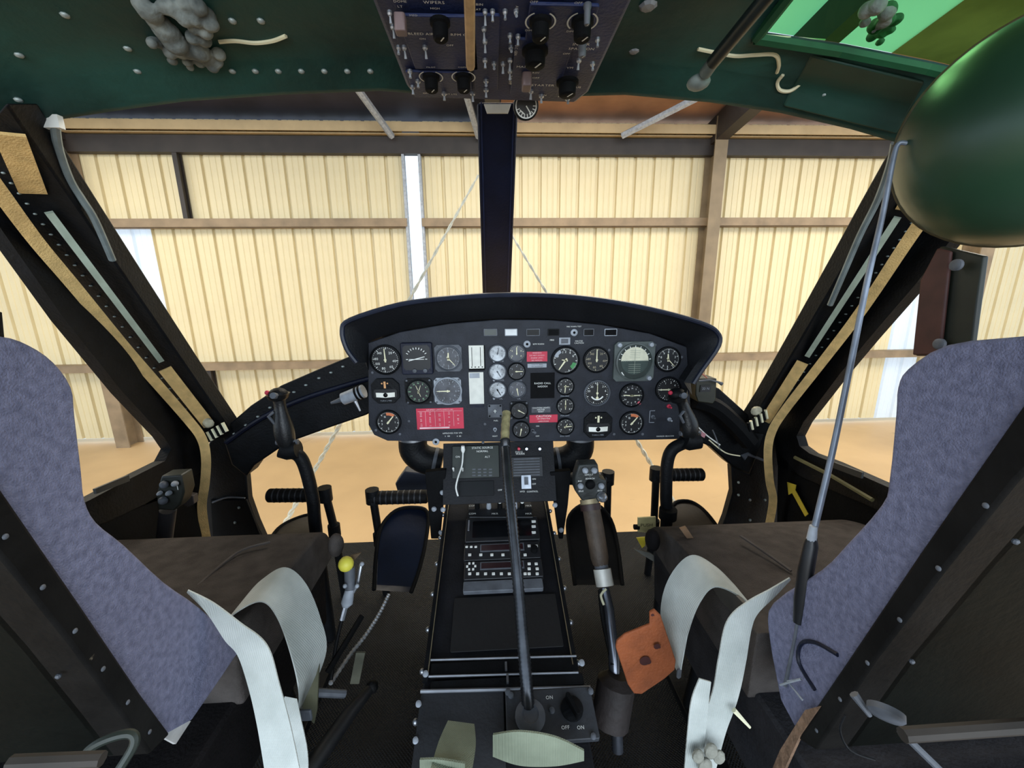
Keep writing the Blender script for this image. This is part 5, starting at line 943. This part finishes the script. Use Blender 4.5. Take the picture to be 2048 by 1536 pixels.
# ================================================================== LOOSE THINGS
# ---- helmet hanging at the right
hc = P(2078, 265, Y=.46); HR = 0.118
hm = thing('flight_helmet', 'dark green round flight helmet hanging under the roof window', 'helmet', hc)
HG = mat('helmet_green', '24402d', .36, 0, .25, 6, .04, 30, wear='2b4a38', wearpos=.70)
MB().ball(hc, HR, 36, 24, (1, 1.0, 1.0)).build('helmet_shell', HG, hm, smooth=True)
R_ = (CAM - hc).to_track_quat('Z', 'Y').to_matrix()
def hring(rad, off, r, name, mt, tilt=0.0):
    t = (hc - CAM).normalized(); t = (t + Vector((0, .06, 0))).normalized(); u = t.orthogonal().normalized(); v = t.cross(u)
    MB().tube([hc + t * off + (u * math.cos(a * math.pi / 24) + v * math.sin(a * math.pi / 24)) * rad for a in range(49)], r, 8, False).build(name, mt, hm, smooth=True)
hring(HR * .985, -0.012, .0035, 'edge_roll', mat('edge_roll_olive', '4d452a', .6, 0, .2, 40), -.25)
MB().tube([hc + Vector((0, .0, HR * .95)), Vector((hc.x, hc.y, 2.27))], .008, 8).build('hanging_strap', RUBBER, hm, smooth=True)
# ---- grey cord with plug
hcrd = thing('headset_cord', 'thin grey headset cord with black plug hanging past the pilot seat', 'cord', P(1570, 1372, Y=.44))
pth = smooth_path([P(1815, 287, Y=.50), P(1797, 288, Y=.505), P(1786, 320, Y=.505), P(1765, 430, Y=.50), P(1735, 560, Y=.49), P(1703, 720, Y=.48), P(1668, 890, Y=.465), P(1640, 1010, Y=.455), P(1624, 1075, Y=.45)], 8)
MB().tube(pth, [.0026 + .0016 * i / len(pth) for i in range(len(pth))], 10).build('cord', mat('cord_silver_grey', '747c88', .35, .3, .2, 40), hcrd, smooth=True)
MB().tube([P(1626, 1066, Y=.45), P(1622, 1090, Y=.449), P(1612, 1140, Y=.446), P(1603, 1200, Y=.443), P(1596, 1245, Y=.44)], [.004, .0085, .0095, .009, .006], 12).build('plug', mat('plug_black', '14161a', .4, 0, .3, 40, wear='4a4f52', wearpos=.68), hcrd, smooth=True)
MB().tube([P(1627, 1052, Y=.45), P(1622, 1088, Y=.449)], [.0045, .0065], 10).build('plug_sleeve', LGREY, hcrd, smooth=True)
MB().tube(smooth_path([P(1596, 1243, Y=.44), P(1588, 1290, Y=.44), P(1570, 1372, Y=.44)], 5), .0025, 6).build('wire', GREY, hcrd, smooth=True)
# second grey hose running down inside the windshield edge
for lb, pl, Y0 in (('grey hose inside the top corner of the copilot windshield', [(110, 250), (118, 300), (140, 360), (165, 400), (190, 440), (225, 520)], .80), ('grey hose inside the top corner of the pilot windshield', [(1790, 285), (1780, 330), (1755, 400), (1720, 470), (1690, 540), (1660, 610)], .78)):
    h_ = MB().tube(smooth_path([P(a, b, Y=Y0 + (b - 250) * .0006) for a, b in pl], 5), .0065, 8).build('drain_hose', mat('hose_grey', '6c7778', .5, 0, .2, 30), smooth=True); tag(h_, lb, 'hose')
t_ = MB().box(P(104, 244, Y=.80), (.03, .01, .02)).build('tape_patch', WHITE); tag(t_, 'white tape patch at the top corner of the copilot windshield', 'tape')
# ---- lumpy grey putty clumps on the headliner
PUT = mat('grey_putty', '5c6463', .8, 0, .3, 30, .5, 60, col2='8c9490')
def clump(label, blobs, Z0, name='putty_clump', seed=3):
    rnd = random.Random(seed); q = thing(name, label, 'putty', P(blobs[0][0], blobs[0][1], Z=Z0 + .02)); m_ = MB()
    for a, b, r_ in blobs:
        c = HC(a, b, rnd.uniform(.004, .022)); m_.ball(c, r_, 10, 7, (1, rnd.uniform(.8, 1.2), rnd.uniform(.7, 1)))
    o = m_.build('putty', PUT, q, smooth=True); r5 = o.modifiers.new('fuse', 'REMESH'); r5.mode = 'VOXEL'; r5.voxel_size = .0022; r5.use_smooth_shade = True
    return q
B1 = [(285, 10, .013), (300, 25, .016), (318, 45, .016), (335, 65, .018), (350, 85, .018), (372, 92, .018), (395, 100, .017), (415, 112, .016), (430, 120, .013), (438, 108, .010), (405, 78, .012), (410, 62, .011), (420, 48, .013), (412, 30, .013), (395, 14, .013), (372, 10, .012), (350, 20, .012), (368, 36, .011), (388, 55, .010), (392, 40, .010), (340, 105, .010), (345, 122, .008), (362, 108, .009), (375, 125, .008), (380, 134, .006), (312, 84, .010), (304, 86, .008), (425, 132, .010), (400, 125, .009), (395, 118, .009), (330, 15, .012), (385, 75, .010)]
clump('big lumpy grey putty clump on the headliner left of the overhead console', B1, 2.225)
B2 = [(1735, 20, .011), (1755, 12, .011), (1775, 22, .012), (1770, 42, .012), (1752, 52, .012), (1765, 65, .010), (1745, 72, .008), (1790, 40, .010), (1780, 60, .008), (1730, 45, .008), (1760, 84, .006)]
clump('smaller grey putty clump hanging in front of the green roof window', B2, 2.215, seed=5)
def string(label, pl, Z0, r=.003): return single('string', MB().tube(smooth_path([HC(a, b, .004) for a, b in pl], 5), r, 6), CREAM, label, 'string')
string('cream string trailing from the big putty clump', [(438, 84), (470, 82), (510, 86), (545, 82), (572, 72)], 2.228)
string('cream string curling on the headliner beside the grey handle', [(1396, 98), (1425, 104), (1470, 112), (1510, 110), (1550, 110), (1558, 130), (1554, 145)], 2.222)
string('short cream string loop below the curled string', [(1566, 150), (1555, 165), (1560, 180), (1580, 182), (1602, 168)], 2.205)
string('thin pale string along the roof window frame', [(1525, 70), (1570, 74), (1650, 80)], 2.228, .0015)
# ---- grey handle with round end
gh = thing('grab_handle', 'dark rod handle with round grey end under the headliner', 'handle', P(1395, 165, Z=2.19))
a = P(1397, 165, Z=2.185); b = P(1440, 105, Z=2.195); c = P(1545, -20, Z=2.205)
MB().tube([a.lerp(b, .35), b], [.010, .009], 12).build('grey_sleeve', mat('sleeve_grey', '5f6b68', .55, 0, .2, 30), gh, smooth=True)
MB().tube([b.lerp(a, .3), c], .010, 12).build('handle_rod', mat('rod_dark', '1f2a2c', .35, .3, .3, 20), gh, smooth=True)
MB().ball(a, .0185, 14, 10, (1, 1, .6)).build('round_end', mat('round_end_grey', '7b8683', .6, 0, .25, 40), gh, smooth=True)
# ---- tie-down ropes outside the nose
ROPE = mat('white_rope', 'ddd8c4', .8, 0, .1, 60)
def rope(label, a, b, r0, r1):
    m_ = MB(); n_ = 220; d = b - a; t = d.normalized(); u = t.cross(Vector((0, 1, 0))).normalized(); v = t.cross(u)
    for ph in (0, math.pi):
        m_.tube([a.lerp(b, i / n_) + (u * math.cos(i * .62 + ph) + v * math.sin(i * .62 + ph)) * (r0 + (r1 - r0) * i / n_) * .6 for i in range(n_ + 1)], [(r0 + (r1 - r0) * i / n_) * .75 for i in range(n_ + 1)], 5)
    return single('tie_down_rope', m_, ROPE, label, 'rope')
def ground(p, q): s_ = p.z / (p.z - q.z); return p + (q - p) * s_
a = P(957, 350, Y=1.95); b = P(575, 1038, Y=2.05); rope('white twisted tie-down rope running down to the floor left of the pedestal', a, ground(a, b), .0045, .0135)
a = P(1022, 468, Y=1.95); b = P(1310, 942, Y=2.0); rope('white twisted tie-down rope running down to the floor right of the pedestal', a, ground(a, b), .0045, .0135)
# ---- grey actuator on the left sill, compass box and wiring on the right sill
ac = thing('sill_actuator', 'light grey actuator fixed on the sill beside the panel', 'actuator', P(705, 795, Y=1.22))
MB().tube([P(686, 798, Y=1.22), P(728, 782, Y=1.22)], [.019, .021], 14).build('actuator_body', LGREY, ac, smooth=True)
for k in (715, 722): c = P(k, 798 - (k - 686) * .38, Y=1.22); d = (P(728, 782, Y=1.22) - P(686, 798, Y=1.22)).normalized(); MB().tube([c - d * .003, c + d * .003], .0225, 14).build('band', BLACK2, ac, smooth=True)
MB().tube([P(686, 798, Y=1.22), P(672, 803, Y=1.22), P(662, 806, Y=1.22)], [.009, .006, .004], 8).build('connector', GREY, ac, smooth=True); MB().tube([P(710, 802, Y=1.215), P(720, 822, Y=1.215)], [.006, .003], 8).build('spigot', STEEL, ac, smooth=True)
sc_ = thing('standby_compass', 'olive box compass beside the right end of the glare shield', 'compass', P(1410, 800, Y=1.18))
slab([(1393, 757), (1434, 757), (1432, 800), (1426, 808), (1396, 804), (1391, 790)], 1.18, .06).build('case', mat('compass_olive', '26281c', .5, 0, .3, 30, wear='4d5038', wearpos=.66), sc_, bevel=.003)
m_ = MB(frame(P(1411, 777, Y=1.178), (1, 0, 0), (0, 0, 1))); m_.plate(0, 0, .034, .022, 0, .001); m_.build('window', DIAL, sc_); m_ = MB(frame(P(1411, 777, Y=1.178), (1, 0, 0), (0, 0, 1))); m_.text('33 N', 0, 0, .011, .0016); m_.build('lettering', LGREY, sc_)
MB().tube([P(1398, 762, Y=1.17), P(1420, 760, Y=1.16), P(1436, 764, Y=1.16), P(1444, 768, Y=1.16)], [.003, .003, .003, .006], 6).build('latch', GREY, sc_, smooth=True)
single('red_wire', MB().tube(smooth_path([P(1392, 752, Y=1.17), P(1402, 747, Y=1.17), P(1414, 756, Y=1.17)], 5), .0015, 5), mat('wire_red', '9a3a2a', .5), 'thin red wire over the olive compass', 'wire')
for lb, pl, mt in (('white wire with red tag below the right cyclic grip', [(1386, 845), (1400, 858), (1415, 872), (1440, 890)], WHITE), ('thin grey wire loop on the right sill', [(1425, 860), (1432, 876), (1440, 900)], GREY), ('thin cream wire hanging on the right nose panel', [(1418, 880), (1450, 905), (1480, 912)], CREAM)):
    single('loose_wire', MB().tube(smooth_path([P(a, b, Y=1.14) for a, b in pl], 5), .002, 6), mt, lb, 'wire')
single('wire_tag', slab([(1400, 862), (1412, 868), (1409, 876), (1398, 870)], 1.13, .002), mat('tag_pink', 'c98a90', .6), 'small pinkish tag on the white wire', 'tag', False)
# ---- PUSH placard and tabs by the pilot's front corner
pu = thing('push_placard', 'cream placard lettered PUSH in front of the pilot cushion', 'placard', P(1292, 1062, Y=1.05))
slab([(1276, 1036), (1312, 1034), (1312, 1062), (1300, 1066), (1276, 1064)], 1.05, .006).build('plate', mat('placard_cream', 'b9ae7c', .6, 0, .15, 40), pu, bevel=.001)
m_ = MB(frame(P(1293, 1050, Y=1.0485), (1, 0, 0), (0, 0, 1))); m_.text('PUSH', 0, 0, .015, .0006); m_.build('lettering', BLACK2, pu); MB().tube([P(1268, 1054, Y=1.055), P(1278, 1054, Y=1.055)], .008, 8).build('pin', BLACK2, pu)
yt = slab([(1273, 1076), (1293, 1074), (1290, 1092), (1284, 1096)], .98, .003).build('yellow_tab', YELLOW); tag(yt, 'small yellow tab under the PUSH placard', 'tab')
gt = slab([(1268, 1098), (1300, 1106), (1316, 1116), (1312, 1126), (1285, 1110)], .93, .004).build('grey_tab', mat('grey_tab', '6f6e66', .6)); tag(gt, 'thin grey metal tab beside the pilot cushion corner', 'tab')
# ---- bits at the bottom right: mirror plate and tubes on the rear of the pilot seat
sm_ = thing('seat_reel', 'oval silver reel cover with tube behind the pilot seat', 'reel', P(1770, 1430, Y=.26))
m_ = MB(frame(P(1772, 1428, Y=.26), (.75, -.1, -.65), (.35, -.7, .5))); m_.turned(0, 0, [(.013, -.004), (.013, .001), (.011, .003), (.004, .004)], 20); m_.build('cover', GREY, sm_, smooth=True)
MB().tube([P(1800, 1462, Y=.255), P(1880, 1540, Y=.24)], .003, 8).build('tube', GREY, sm_, smooth=True); MB().tube([P(1708, 1388, Y=.28), P(1740, 1432, Y=.27)], [.004, .002], 8).build('lever', GREY, sm_, smooth=True)
MB().tube(smooth_path([P(1690, 1430, Y=.27), P(1680, 1460, Y=.27), P(1700, 1500, Y=.265), P(1750, 1520, Y=.26)], 5), .001, 6).build('cable', BLACK, sm_, smooth=True)
